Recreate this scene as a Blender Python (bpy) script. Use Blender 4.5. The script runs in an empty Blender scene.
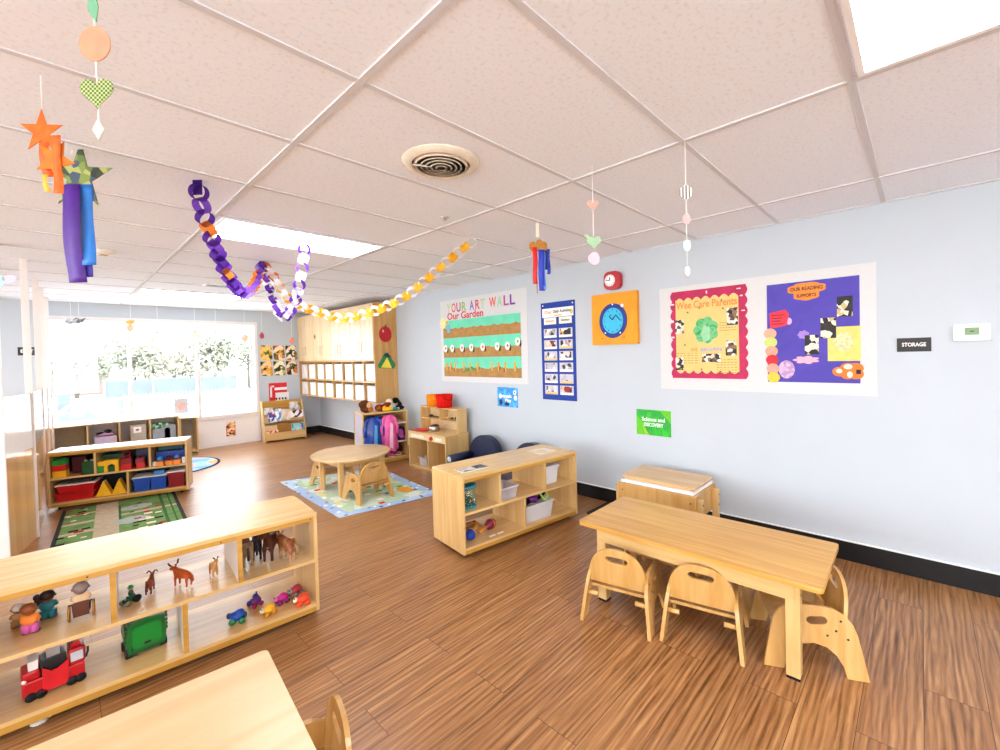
import bpy, bmesh, math, random
from mathutils import Vector, Matrix, Euler
from mathutils.geometry import tessellate_polygon
random.seed(7)
SC = bpy.context.scene
COL = SC.collection
PI = math.pi
def R(d): return math.radians(d)
# ------------------------------------------------------------------ colours and materials
def lin(c):
    if isinstance(c, str):
        c = [int(c[i:i+2], 16) for i in (0, 2, 4)]
    return tuple((v/255/12.92 if v/255 <= .04045 else ((v/255+.055)/1.055)**2.4) for v in c)
MATS = {}
def base(name):
    m = bpy.data.materials.new(name); m.use_nodes = True
    nt = m.node_tree
    return m, nt, nt.nodes['Principled BSDF']
def mat(name, c, rough=.5, spec=.4, metal=0, var=.06, scale=30, coat=0):
    """plain coloured material with a slight procedural variation"""
    if name in MATS: return MATS[name]
    m, nt, b = base(name)
    L = lin(c)
    n = nt.nodes.new('ShaderNodeTexNoise'); n.inputs['Scale'].default_value = scale
    tc = nt.nodes.new('ShaderNodeTexCoord'); nt.links.new(tc.outputs['Object'], n.inputs['Vector'])
    r = nt.nodes.new('ShaderNodeValToRGB')
    r.color_ramp.elements[0].color = (*[v*(1-var) for v in L], 1)
    r.color_ramp.elements[1].color = (*[min(1, v*(1+var)) for v in L], 1)
    r.color_ramp.elements[0].position = .3; r.color_ramp.elements[1].position = .7
    nt.links.new(n.outputs['Fac'], r.inputs['Fac']); nt.links.new(r.outputs['Color'], b.inputs['Base Color'])
    b.inputs['Roughness'].default_value = rough; b.inputs['Specular IOR Level'].default_value = spec
    b.inputs['Metallic'].default_value = metal; b.inputs['Coat Weight'].default_value = coat
    MATS[name] = m; return m
def wood(name, c1, c2, axis=0, scale=1.0, rough=.27, spec=.5, dark=None):
    """maple: long soft grain along the given local axis"""
    if name in MATS: return MATS[name]
    m, nt, b = base(name)
    tc = nt.nodes.new('ShaderNodeTexCoord'); mp = nt.nodes.new('ShaderNodeMapping')
    s = [26*scale]*3; s[axis] = 1.6*scale; mp.inputs['Scale'].default_value = s
    nt.links.new(tc.outputs['Object'], mp.inputs['Vector'])
    n = nt.nodes.new('ShaderNodeTexNoise'); n.inputs['Scale'].default_value = 1.0; n.inputs['Detail'].default_value = 5; n.inputs['Distortion'].default_value = .6
    nt.links.new(mp.outputs['Vector'], n.inputs['Vector'])
    r = nt.nodes.new('ShaderNodeValToRGB')
    r.color_ramp.elements[0].position = .3; r.color_ramp.elements[1].position = .68
    r.color_ramp.elements[0].color = (*lin(c2), 1); r.color_ramp.elements[1].color = (*lin(c1), 1)
    nt.links.new(n.outputs['Fac'], r.inputs['Fac'])
    n2 = nt.nodes.new('ShaderNodeTexNoise'); n2.inputs['Scale'].default_value = 3; nt.links.new(tc.outputs['Object'], n2.inputs['Vector'])
    mx = nt.nodes.new('ShaderNodeMixRGB'); mx.blend_type = 'MULTIPLY'; mx.inputs['Fac'].default_value = .25
    nt.links.new(r.outputs['Color'], mx.inputs['Color1']); nt.links.new(n2.outputs['Color'], mx.inputs['Color2'])
    r2 = nt.nodes.new('ShaderNodeValToRGB'); r2.color_ramp.elements[0].color = (.72, .68, .6, 1); r2.color_ramp.elements[1].color = (1, 1, 1, 1)
    r2.color_ramp.elements[0].position = .3; r2.color_ramp.elements[1].position = .6
    nt.links.new(n2.outputs['Fac'], r2.inputs['Fac']); nt.links.new(r2.outputs['Color'], mx.inputs['Color2'])
    nt.links.new(mx.outputs['Color'], b.inputs['Base Color'])
    b.inputs['Roughness'].default_value = rough; b.inputs['Specular IOR Level'].default_value = spec
    MATS[name] = m; return m
def clear(name, tint=(.96, .97, .98), gloss=.06, rough=.02, alpha=0.0, body=(255, 255, 255)):
    """thin clear sheet: transparent with a weak reflection and an optional milky share"""
    if name in MATS: return MATS[name]
    m, nt, b = base(name); nt.nodes.remove(b)
    out = nt.nodes['Material Output']
    t = nt.nodes.new('ShaderNodeBsdfTransparent'); t.inputs['Color'].default_value = (*tint, 1)
    g = nt.nodes.new('ShaderNodeBsdfGlossy'); g.inputs['Roughness'].default_value = rough
    d = nt.nodes.new('ShaderNodeBsdfDiffuse'); d.inputs['Color'].default_value = (*lin(body), 1)
    m1 = nt.nodes.new('ShaderNodeMixShader'); m1.inputs['Fac'].default_value = alpha
    nt.links.new(t.outputs[0], m1.inputs[1]); nt.links.new(d.outputs[0], m1.inputs[2])
    m2 = nt.nodes.new('ShaderNodeMixShader'); m2.inputs['Fac'].default_value = gloss
    nt.links.new(m1.outputs[0], m2.inputs[1]); nt.links.new(g.outputs[0], m2.inputs[2])
    nt.links.new(m2.outputs[0], out.inputs['Surface'])
    MATS[name] = m; return m
def emit(name, c, s):
    if name in MATS: return MATS[name]
    m, nt, b = base(name)
    b.inputs['Base Color'].default_value = (*lin(c), 1); b.inputs['Emission Color'].default_value = (*lin(c), 1); b.inputs['Emission Strength'].default_value = s
    MATS[name] = m; return m
def patches(name, cols, scale=14, rough=.6, kind='VORONOI', pos=None, coords='Object'):
    """blotchy surface in several colours (printed photographs, painted paper, rugs)"""
    if name in MATS: return MATS[name]
    m, nt, b = base(name)
    tc = nt.nodes.new('ShaderNodeTexCoord')
    if kind == 'VORONOI':
        n = nt.nodes.new('ShaderNodeTexVoronoi'); n.inputs['Scale'].default_value = scale
        sp = nt.nodes.new('ShaderNodeSeparateColor'); nt.links.new(n.outputs['Color'], sp.inputs[0]); f = sp.outputs[0]
    else:
        n = nt.nodes.new('ShaderNodeTexNoise'); n.inputs['Scale'].default_value = scale; n.inputs['Detail'].default_value = 3; n.inputs['Distortion'].default_value = 1.5; f = n.outputs['Fac']
    nt.links.new(tc.outputs[coords], n.inputs['Vector'])
    r = nt.nodes.new('ShaderNodeValToRGB'); r.color_ramp.interpolation = 'CONSTANT' if kind == 'VORONOI' else 'LINEAR'
    e = r.color_ramp.elements
    lo, hi = (0, 1) if kind == 'VORONOI' else (.28, .72)
    for i, c in enumerate(cols):
        p = pos[i] if pos else lo+(hi-lo)*i/len(cols)
        el = e[i] if i < 2 else e.new(p)
        el.position = p
    for i, c in enumerate(cols): e[i].color = (*lin(c), 1)
    nt.links.new(f, r.inputs['Fac']); nt.links.new(r.outputs['Color'], b.inputs['Base Color'])
    b.inputs['Roughness'].default_value = rough
    MATS[name] = m; return m
# ------------------------------------------------------------------ mesh building
class MB:
    def __init__(s): s.v = []; s.f = []; s.m = []; s.s = []
    def add(s, vs, fs, mi=0, smooth=False, M=None):
        k = len(s.v)
        s.v += [tuple(M @ Vector(p)) if M else tuple(p) for p in vs]
        s.f += [tuple(i+k for i in f) for f in fs]; s.m += [mi]*len(fs); s.s += [smooth]*len(fs)
        return s
    def box(s, x0, x1, y0, y1, z0, z1, mi=0, M=None):
        v = [(x0,y0,z0),(x1,y0,z0),(x1,y1,z0),(x0,y1,z0),(x0,y0,z1),(x1,y0,z1),(x1,y1,z1),(x0,y1,z1)]
        return s.add(v, [(0,3,2,1),(4,5,6,7),(0,1,5,4),(1,2,6,5),(2,3,7,6),(3,0,4,7)], mi, False, M)
    def prism(s, out, z0, z1, holes=(), mi=0, M=None, smooth=False):
        """polygon (with holes) in local XY, thick from z0 to z1"""
        def area(p): return sum(p[i][0]*p[(i+1) % len(p)][1]-p[(i+1) % len(p)][0]*p[i][1] for i in range(len(p)))
        out = list(out)
        if area(out) < 0: out.reverse()
        hs = []
        for h in holes:
            h = list(h)
            if area(h) > 0: h.reverse()
            hs.append(h)
        loops = [out]+hs
        flat = [p for l in loops for p in l]; n = len(flat)
        tris = tessellate_polygon([[Vector((p[0], p[1], 0)) for p in l] for l in loops])
        vs = [(p[0], p[1], z0) for p in flat]+[(p[0], p[1], z1) for p in flat]
        fs = []
        for t in tris:
            a, b, c = t
            if (flat[b][0]-flat[a][0])*(flat[c][1]-flat[a][1])-(flat[c][0]-flat[a][0])*(flat[b][1]-flat[a][1]) < 0: a, b, c = a, c, b
            fs.append((a+n, b+n, c+n)); fs.append((c, b, a))
        s.add(vs, fs, mi, False, M)
        k = len(s.v)-2*n; o = 0; side = []
        for l in loops:
            for i in range(len(l)):
                j = (i+1) % len(l); side.append((k+o+i, k+o+j, k+n+o+j, k+n+o+i))
            o += len(l)
        s.f += side; s.m += [mi]*len(side); s.s += [smooth]*len(side)
        return s
    def lathe(s, prof, n=20, mi=0, M=None, smooth=True):
        """profile [(r,z)] turned about local Z"""
        vs = []; fs = []
        for r, z in prof:
            for i in range(n): a = 2*PI*i/n; vs.append((r*math.cos(a), r*math.sin(a), z))
        for k in range(len(prof)-1):
            for i in range(n):
                j = (i+1) % n; fs.append((k*n+i, k*n+j, (k+1)*n+j, (k+1)*n+i))
        if prof[0][0] > 1e-6: fs.append(tuple(reversed(range(n))))
        if prof[-1][0] > 1e-6: fs.append(tuple(range((len(prof)-1)*n, len(prof)*n)))
        return s.add(vs, fs, mi, smooth, M)
    def ball(s, c, r, mi=0, n=12, M=None, rot=None):
        if not hasattr(r, '__len__'): r = (r, r, r)
        T = Matrix.Translation(c)
        if rot: T = T @ Euler(rot).to_matrix().to_4x4()
        T = T @ Matrix.Diagonal((*r, 1))
        if M: T = M @ T
        h = n//2+1
        return s.lathe([(math.sin(PI*k/h) if 0 < k < h else 1e-7, -math.cos(PI*k/h)) for k in range(h+1)], n, mi, T)
    def rod(s, p, q, r, r2=None, n=10, mi=0, M=None):
        p = Vector(p); q = Vector(q); d = q-p
        T = Matrix.Translation(p) @ d.to_track_quat('Z', 'Y').to_matrix().to_4x4()
        if M: T = M @ T
        return s.lathe([(r, 0), (r if r2 is None else r2, d.length)], n, mi, T)
    def tube(s, pts, r, n=8, mi=0, M=None, closed=False):
        pts = [Vector(p) for p in pts]; N = len(pts); vs = []; fs = []
        up = None
        for i, p in enumerate(pts):
            t = (pts[(i+1) % N]-pts[i-1]) if closed else (pts[min(i+1, N-1)]-pts[max(i-1, 0)])
            t.normalize()
            if up is None: up = t.orthogonal()
            up = (up-t*up.dot(t)).normalized(); w = t.cross(up)
            for k in range(n): a = 2*PI*k/n; vs.append(p+up*(r*math.cos(a))+w*(r*math.sin(a)))
        for i in range(N if closed else N-1):
            for k in range(n):
                a, b = i*n+k, i*n+(k+1) % n; c, d = ((i+1) % N)*n+(k+1) % n, ((i+1) % N)*n+k
                fs.append((a, b, c, d))
        if not closed: fs += [tuple(reversed(range(n))), tuple(range((N-1)*n, N*n))]
        return s.add(vs, fs, mi, True, M)
    def strip(s, pts, width, t, mi=0, M=None):
        """a soft flat ribbon: pts are (x,z) or (x,y,z) centres, width across X, thickness t along Y"""
        vs = []; fs = []
        for p in pts:
            x, y, z = p
            vs += [(x-width/2, y-t/2, z), (x+width/2, y-t/2, z), (x+width/2, y+t/2, z), (x-width/2, y+t/2, z)]
        for i in range(len(pts)-1):
            for k in range(4):
                a, b = 4*i+k, 4*i+(k+1) % 4; fs.append((a, a+4, b+4, b))
        n = len(vs); fs += [(0, 1, 2, 3), (n-1, n-2, n-3, n-4)]
        return s.add(vs, fs, mi, False, M)
    def mesh(s, name, mats, bevel=0):
        me = bpy.data.meshes.new(name); me.from_pydata(s.v, [], s.f)
        for m in (mats if isinstance(mats, (list, tuple)) else [mats]): me.materials.append(m)
        for p, mi, sm in zip(me.polygons, s.m, s.s): p.material_index = mi; p.use_smooth = sm
        bm = bmesh.new(); bm.from_mesh(me)
        bmesh.ops.recalc_face_normals(bm, faces=bm.faces)
        if bevel:
            ed = [e for e in bm.edges if len(e.link_faces) == 2 and e.calc_face_angle(0) > .6]
            bmesh.ops.bevel(bm, geom=ed, offset=bevel, segments=2, affect='EDGES', profile=.6, clamp_overlap=True)
        bm.to_mesh(me); bm.free(); me.update()
        return me
    def build(s, name, mats, parent=None, bevel=0, loc=None, label=None):
        o = bpy.data.objects.new(name, s.mesh(name, mats, bevel)); COL.objects.link(o)
        if parent: o.parent = parent
        if loc: o.location = loc
        if label: o['label'] = label
        return o
def tag(o, label=None, cat=None, group=None, kind=None):
    if label: o['label'] = label
    if cat: o['category'] = cat
    if group: o['group'] = group
    if kind: o['kind'] = kind
    return o
def thing(name, label, cat, loc=(0,0,0), rz=0, group=None, M=None):
    o = bpy.data.objects.new(name, None); o.empty_display_size = .05; COL.objects.link(o)
    if M is not None: o.matrix_world = M
    else: o.location = loc; o.rotation_euler = (0, 0, R(rz))
    return tag(o, label, cat, group)
def dup(root, loc, rz, label, group=None):
    r = root.copy(); COL.objects.link(r); r.location = loc; r.rotation_euler = (0, 0, R(rz)); r['label'] = label
    if group: r['group'] = group
    for ch in list(root.children):
        c = ch.copy(); COL.objects.link(c); c.parent = r
        for g in ch.children:
            d = g.copy(); COL.objects.link(d); d.parent = c
    return r
def struct(name, mb, m, label=None, bevel=0, parent=None, cat=None):
    o = mb.build(name, m, parent, bevel)
    if not parent: tag(o, label, cat, None, 'structure')
    return o
def text_mesh(txt, size, t=.002, align='CENTER', spacing=1.0):
    cu = bpy.data.curves.new('lettering', 'FONT'); cu.body = txt; cu.size = size; cu.extrude = t/2
    cu.align_x = align; cu.align_y = 'CENTER'; cu.space_character = spacing; cu.resolution_u = 3; cu.offset = size*.022
    ob = bpy.data.objects.new('lettering', cu); COL.objects.link(ob)
    dg = bpy.context.evaluated_depsgraph_get(); dg.update()
    me = bpy.data.meshes.new_from_object(ob.evaluated_get(dg))
    bpy.data.objects.remove(ob); bpy.data.curves.remove(cu)
    return me
def letters(parent, txt, size, x, y, z, m, w=None, align='CENTER', rot=0, name='lettering', sy=1.0):
    me = text_mesh(txt, size, .002, align)
    me.materials.clear(); me.materials.append(m)
    if w:
        xs = [v.co.x for v in me.vertices]; k = w/(max(xs)-min(xs))
        for v in me.vertices: v.co.x *= k
    if sy != 1:
        for v in me.vertices: v.co.y *= sy
    o = bpy.data.objects.new(name, me); COL.objects.link(o); o.parent = parent
    o.location = (x, y, z); o.rotation_euler = (0, 0, rot)
    return o
def wallR(y, z, out=0.0):    # frame on the long blue wall: local x runs along the wall, local y up, local z into the room
    return Matrix(((0, 0, -1, -out), (-1, 0, 0, y), (0, 1, 0, z), (0, 0, 0, 1)))
def wallW(x, z, y=9.17):     # frame on the window wall
    return Matrix(((1, 0, 0, x), (0, 0, -1, y), (0, 1, 0, z), (0, 0, 0, 1)))
# 2-D outlines
def rect(x0, x1, y0, y1): return [(x0, y0), (x1, y0), (x1, y1), (x0, y1)]
def ell(cx, cy, rx, ry, n=24, a0=0): return [(cx+rx*math.cos(a0+2*PI*i/n), cy+ry*math.sin(a0+2*PI*i/n)) for i in range(n)]
def rrect(x0, x1, y0, y1, r, k=5):
    p = []
    for cx, cy, a in ((x1-r, y1-r, 0), (x0+r, y1-r, 90), (x0+r, y0+r, 180), (x1-r, y0+r, 270)):
        for i in range(k+1): t = R(a+90*i/k); p.append((cx+r*math.cos(t), cy+r*math.sin(t)))
    return p
def cloud(cx, cy, rx, ry, b=9, amp=.13):
    return [(cx+rx*(1-amp+amp*abs(math.sin(b*t/2)))*math.cos(t), cy+ry*(1-amp+amp*abs(math.sin(b*t/2)))*math.sin(t)) for t in [2*PI*i/72 for i in range(72)]]
def star(cx, cy, r, r2, n=5, rot=0):
    return [(cx+(r if i % 2 == 0 else r2)*math.sin(rot+PI*i/n), cy+(r if i % 2 == 0 else r2)*math.cos(rot+PI*i/n)) for i in range(2*n)]
def heart(cx, cy, s):
    return [(cx+s*.0625*16*math.sin(t)**3/1.0, cy+s*.0625*(13*math.cos(t)-5*math.cos(2*t)-2*math.cos(3*t)-math.cos(4*t))) for t in [2*PI*i/36 for i in range(36)]]
def slot(cx, cy, L, w, rot=0, k=5):
    p = []
    for sgn in (1, -1):
        for i in range(k+1):
            a = -PI/2+PI*i/k
            x = L/2-w/2+w/2*math.cos(a); y = w/2*math.sin(a)
            p.append((sgn*x, sgn*y))
    c, s = math.cos(rot), math.sin(rot)
    return [(cx+x*c-y*s, cy+x*s+y*c) for x, y in p]
def scallop_rect(x0, x1, y0, y1, nx, ny, amp, sx=True, sy=True):
    p = []
    K = 8
    def edge(a, b, n, on):
        (ax, ay), (bx, by) = a, b
        L = math.hypot(bx-ax, by-ay); tx, ty = (bx-ax)/L, (by-ay)/L; ox, oy = ty, -tx
        m = n*K
        for i in range(m):
            t = i/m; d = amp*(abs(math.sin(PI*n*t))-.5)*2*.5 if on else 0
            p.append((ax+(bx-ax)*t+ox*d, ay+(by-ay)*t+oy*d))
    edge((x0, y0), (x1, y0), nx, sx); edge((x1, y0), (x1, y1), ny, sy); edge((x1, y1), (x0, y1), nx, sx); edge((x0, y1), (x0, y0), ny, sy)
    return p
def skin(name, nodes, edges, m, parent, sub=2):
    """continuous body grown over a skeleton: nodes (x,y,z,r)"""
    me = bpy.data.meshes.new(name); me.from_pydata([n[:3] for n in nodes], edges, [])
    me.materials.append(m)
    o = bpy.data.objects.new(name, me); COL.objects.link(o)
    if parent: o.parent = parent
    o.modifiers.new('Skin', 'SKIN')
    sk = me.skin_vertices[0] if me.skin_vertices else None
    if sk is None:
        bm = bmesh.new(); bm.from_mesh(me); bm.verts.layers.skin.verify(); bm.to_mesh(me); bm.free(); sk = me.skin_vertices[0]
    for i, n in enumerate(nodes):
        sk.data[i].radius = (n[3], n[3]); sk.data[i].use_root = (i == 0)
    s = o.modifiers.new('Subdivision', 'SUBSURF'); s.levels = sub; s.render_levels = sub
    return o
# ------------------------------------------------------------------ shared materials
maple = wood('maple', 'DEBB80', 'D3A96A', 0)
maple_v = wood('maple_upright', 'DCB87C', 'D0A566', 2)
maple_y = wood('maple_cross', 'DCB97E', 'CFA566', 1)
maple_edge = wood('maple_edge', 'CC9A46', 'B68230', 0)
maple_pale = wood('maple_pale', 'E8D0A4', 'DCBC88', 0)
birch = wood('birch_ply', 'D2A868', 'C08E4A', 2, .7)
birch_pale = wood('birch_ply_pale', 'F6E2C0', 'EBCFA0', 2, .7)
glare_grey = mat('divider_glare_grey', 'DCD4CC', .3, .5, var=.02)  # wood dividers with their white glare put into the colour
white = mat('white_plastic', 'F4F3F1', .35, .5, var=.02)
paper = mat('white_paper', 'F4F1EC', .8, .2, var=.02)
black = mat('black_rubber', '17161A', .6, .3)
blackp = mat('black_plastic', '1B1B1E', .35, .5)
chrome = mat('brushed_metal', 'C9CBCE', .3, .5, 1)
red = mat('red_plastic', 'C8151C', .3, .5); dred = mat('dark_red_plastic', '8E1622', .35, .5)
green = mat('green_plastic', '0E8A2E', .3, .5); dgreen = mat('dark_green_plastic', '0A4A26', .35, .5)
yellow = mat('yellow_plastic', 'F4B916', .35, .5); blue = mat('blue_plastic', '1848A8', .35, .5)
dblue = mat('dark_blue_plastic', '14264E', .35, .5); orange = mat('orange_plastic', 'F08A1C', .4, .5)
pink = mat('pink_plastic', 'E0559B', .4, .5); magenta = mat('magenta_plastic', 'C42A86', .4, .5)
purple = mat('purple_plastic', '5A2C9A', .4, .5); teal = mat('teal_plastic', '1E7C86', .4, .5)
brown = mat('brown_plastic', '5B2E1C', .45, .4); tan = mat('tan_plastic', 'B98A57', .5, .4); skinb = mat('brown_skin_plastic', '7A4A30', .45, .4)
rust = mat('rust_plastic', 'A8481C', .45, .4); grey = mat('grey_plastic', '8A8C90', .45, .4); cream = mat('cream_plastic', 'E8D6B4', .5, .4)
inkm = mat('dark_ink', '33302E', .7, .2); inkr = mat('red_ink', 'CC3B3B', .7, .2); inkw = mat('white_ink', 'F6F6F4', .6, .3)
acry = clear('clear_acrylic', (.955, .965, .97), .045, .02, 0)
bin_clear = clear('clear_bin_plastic', (.93, .93, .95), .08, .1, .30, (235, 232, 238))
milky = clear('milky_bin_plastic', (.9, .9, .92), .06, .2, .72, (246, 246, 248))
photo_bw = patches('printed_photograph', ['1E1A18', 'E9E2D4', '8C6B4A', 'D8CDB8', '2C2622', 'F3EEE4', '5A4434'], 38)
# ------------------------------------------------------------------ room shell
CH = 2.443
XL, YB, YW = -8.2, -3.8, 9.17
def floor_mat():
    m, nt, b = base('plank_floor')
    N = nt.nodes.new; Lk = nt.links.new
    tc = N('ShaderNodeTexCoord')
    br = N('ShaderNodeTexBrick'); br.inputs['Scale'].default_value = 1; br.inputs['Brick Width'].default_value = 1.22; br.inputs['Row Height'].default_value = .195
    br.inputs['Mortar Size'].default_value = .0012; br.inputs['Mortar Smooth'].default_value = .2; br.offset = .37; br.offset_frequency = 2
    br.inputs['Color1'].default_value = (0, 0, 0, 1); br.inputs['Color2'].default_value = (1, 1, 1, 1); br.inputs['Mortar'].default_value = (.5, .5, .5, 1)
    Lk(tc.outputs['Object'], br.inputs['Vector'])
    # each plank shifts its own grain
    vm = N('ShaderNodeVectorMath'); vm.operation = 'MULTIPLY_ADD'; Lk(br.outputs['Color'], vm.inputs[0]); vm.inputs[1].default_value = (7.3, 3.1, 0); Lk(tc.outputs['Object'], vm.inputs[2])
    mp = N('ShaderNodeMapping'); mp.inputs['Scale'].default_value = (2.2, 52, 1); Lk(vm.outputs[0], mp.inputs['Vector'])
    n1 = N('ShaderNodeTexNoise'); n1.inputs['Scale'].default_value = 1; n1.inputs['Detail'].default_value = 7; n1.inputs['Roughness'].default_value = .62; n1.inputs['Distortion'].default_value = .6; Lk(mp.outputs[0], n1.inputs['Vector'])
    mp2 = N('ShaderNodeMapping'); mp2.inputs['Scale'].default_value = (.55, 4.5, 1); Lk(vm.outputs[0], mp2.inputs['Vector'])
    wv = N('ShaderNodeTexWave'); wv.bands_direction = 'Y'; wv.inputs['Scale'].default_value = 2.6; wv.inputs['Distortion'].default_value = 9; wv.inputs['Detail'].default_value = 3; wv.inputs['Detail Scale'].default_value = 1.2; Lk(mp2.outputs[0], wv.inputs['Vector'])
    mx = N('ShaderNodeMixRGB'); mx.inputs['Fac'].default_value = .16; Lk(n1.outputs['Fac'], mx.inputs['Color1']); Lk(wv.outputs['Fac'], mx.inputs['Color2'])
    cr = N('ShaderNodeValToRGB'); e = cr.color_ramp.elements
    e[0].position = .26; e[0].color = (*lin('62401F'), 1); e[1].position = .74; e[1].color = (*lin('C39462'), 1)
    k = e.new(.42); k.color = (*lin('906138'), 1); k = e.new(.58); k.color = (*lin('AB7A4C'), 1)
    Lk(mx.outputs[0], cr.inputs['Fac'])
    # plank-to-plank tone
    tone = N('ShaderNodeMixRGB'); tone.blend_type = 'MULTIPLY'; tone.inputs['Fac'].default_value = 1
    tr = N('ShaderNodeValToRGB'); tr.color_ramp.elements[0].color = (.86, .84, .82, 1); tr.color_ramp.elements[1].color = (1, 1, 1, 1); Lk(br.outputs['Color'], tr.inputs['Fac'])
    Lk(cr.outputs[0], tone.inputs['Color1']); Lk(tr.outputs[0], tone.inputs['Color2'])
    gap = N('ShaderNodeMixRGB'); gap.inputs['Color2'].default_value = (*lin('4A2A14'), 1); Lk(br.outputs['Fac'], gap.inputs['Fac']); Lk(tone.outputs[0], gap.inputs['Color1'])
    Lk(gap.outputs[0], b.inputs['Base Color'])
    rr = N('ShaderNodeMapRange'); rr.inputs['To Min'].default_value = .26; rr.inputs['To Max'].default_value = .40; Lk(n1.outputs['Fac'], rr.inputs['Value']); Lk(rr.outputs[0], b.inputs['Roughness'])
    b.inputs['Specular IOR Level'].default_value = .5
    bp = N('ShaderNodeBump'); bp.inputs['Strength'].default_value = .08; bp.inputs['Distance'].default_value = .002; Lk(n1.outputs['Fac'], bp.inputs['Height']); Lk(bp.outputs[0], b.inputs['Normal'])
    return m
struct('floor', MB().box(XL, .1, YB, YW+.12, -.1, 0), floor_mat(), 'brown wood plank floor')
def tile_mat():
    m, nt, b = base('ceiling_tile')
    tc = nt.nodes.new('ShaderNodeTexCoord'); n = nt.nodes.new('ShaderNodeTexNoise'); n.inputs['Scale'].default_value = 70; n.inputs['Detail'].default_value = 3
    nt.links.new(tc.outputs['Object'], n.inputs['Vector'])
    r = nt.nodes.new('ShaderNodeValToRGB'); r.color_ramp.elements[0].position = .34; r.color_ramp.elements[1].position = .46
    r.color_ramp.elements[0].color = (*lin('E8ECF4'), 1); r.color_ramp.elements[1].color = (*lin('F2F7FF'), 1)
    nt.links.new(n.outputs['Fac'], r.inputs['Fac']); nt.links.new(r.outputs[0], b.inputs['Base Color'])
    b.inputs['Roughness'].default_value = .9; b.inputs['Specular IOR Level'].default_value = .1
    bp = nt.nodes.new('ShaderNodeBump'); bp.inputs['Strength'].default_value = .10; bp.inputs['Distance'].default_value = .002
    nt.links.new(n.outputs['Fac'], bp.inputs['Height']); nt.links.new(bp.outputs[0], b.inputs['Normal'])
    return m
struct('ceiling', MB().box(XL, .1, YB, YW+.12, CH, CH+.1), tile_mat(), 'white speckled ceiling tiles')
rows = [.176-.61*k for k in range(6, 0, -1)]+[.176, .784, 1.392, 1.985, 2.62, 3.28, 3.885, 4.52, 5.15, 5.79, 6.42, 7.05, 7.66, 8.27, 8.88]
cols = [-.575-1.22*k for k in range(7)]
g = MB()
for y in rows: g.box(XL, 0, y-.012, y+.012, CH-.005, CH+.002)
for x in cols: g.box(x-.012, x+.012, YB, YW, CH-.006, CH+.002)
g.box(-.022, 0, YB, YW, CH-.006, CH+.002); g.box(XL, 0, YW-.022, YW, CH-.006, CH+.002)
struct('trim_1', g, mat('ceiling_grid_metal', 'D6D6DA', .85, .1, var=.01), 'white metal grid between the ceiling tiles')
wallm = mat('pale_blue_wall_paint', 'BFC6CC', .6, .3, var=.012, scale=3)
struct('wall_right', MB().box(0, .1, YB, YW+.12, 0, CH), wallm, 'long pale blue-grey wall')
g = MB().box(XL-.1, XL, YB, -2.6, 0, CH).box(XL-.1, XL, 8.0, YW+.12, 0, CH).box(XL-.1, XL, -2.6, 8.0, 0, .55).box(XL-.1, XL, -2.6, 8.0, 2.25, CH)
struct('wall_left', g, wallm, 'pale wall beyond the room divider with window openings added for light')  # openings added out of view to let more daylight in
g = MB().box(XL, -7.4, YB-.1, YB, 0, CH).box(-2.6, 0, YB-.1, YB, 0, CH).box(-7.4, -2.6, YB-.1, YB, 0, .5).box(-7.4, -2.6, YB-.1, YB, 2.28, CH)
struct('wall_back', g, wallm, 'pale wall behind the viewpoint with window openings added for light')  # unseen openings added here too, for daylight on the ceiling
for k, (pts) in enumerate((('y', -2.6, 8.0), ('x', -7.4, -2.6))):  # frames of the unseen windows added to brighten the ceiling
    w = thing('window_%d' % (k+4), ['wide unseen window added for light, beyond the divider', 'wide unseen window added for light, behind the viewpoint'][k], 'window'); w['kind'] = 'structure'
    g = MB(); n = 6 if k == 0 else 4
    for i in range(n+1):
        c = pts[1]+(pts[2]-pts[1])*i/n
        if k == 0: g.box(XL-.09, XL-.01, c-.03, c+.03, .55, 2.25)
        else: g.box(c-.03, c+.03, YB-.09, YB-.01, .5, 2.28)
    g.build('window_frame', mat('window_frame_paint', 'E4DEDC', .45, .4, var=.02), w)
WX = (-3.80, -2.93, -2.05, -1.16); ZT, ZS = 2.20, .53
g = MB().box(XL, WX[0]-.03, YW, YW+.12, 0, CH).box(WX[3]+.03, 0, YW, YW+.12, 0, CH).box(WX[0]-.03, WX[3]+.03, YW, YW+.12, ZT+.03, CH).box(WX[0]-.03, WX[3]+.03, YW+.04, YW+.12, 0, ZS-.03)
struct('wall_window', g, wallm, 'pale blue-grey window wall')
framem = mat('window_frame_paint', 'E4DEDC', .45, .4, var=.02)
pane = clear('window_glass', (.97, .98, .98), .05, .01)
for i in range(3):
    x0, x1 = WX[i], WX[i+1]
    w = thing('window_%d' % (i+1), ['window pane nearest the room divider', 'middle window pane with a paper stuck low on it', 'window pane above the white panel by the leaf prints'][i], 'window', (0, 0, 0)); w['kind'] = 'structure'
    f = MB(); t = .03
    f.box(x0-.022 if i else x0-.03, x0+.022, YW-.02, YW+.1, ZS+.03, ZT-.03)
    if i == 2: f.box(x1-.022, x1+.03, YW-.02, YW+.1, ZS+.03, ZT-.03)
    xe = x1+.03 if i == 2 else x1-.022; xs = x0-.03 if i == 0 else x0-.022
    f.box(xs, xe, YW-.02, YW+.1, ZT-.03, ZT+.03).box(xs, xe, YW-.03, YW+.1, ZS-.03, ZS+.03)
    f.build('window_frame', framem, w)
    MB().box(x0+.02, x1-.02, YW+.05, YW+.056, ZS+.03, ZT-.03).build('window_pane', pane, w)
g = MB()
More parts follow.
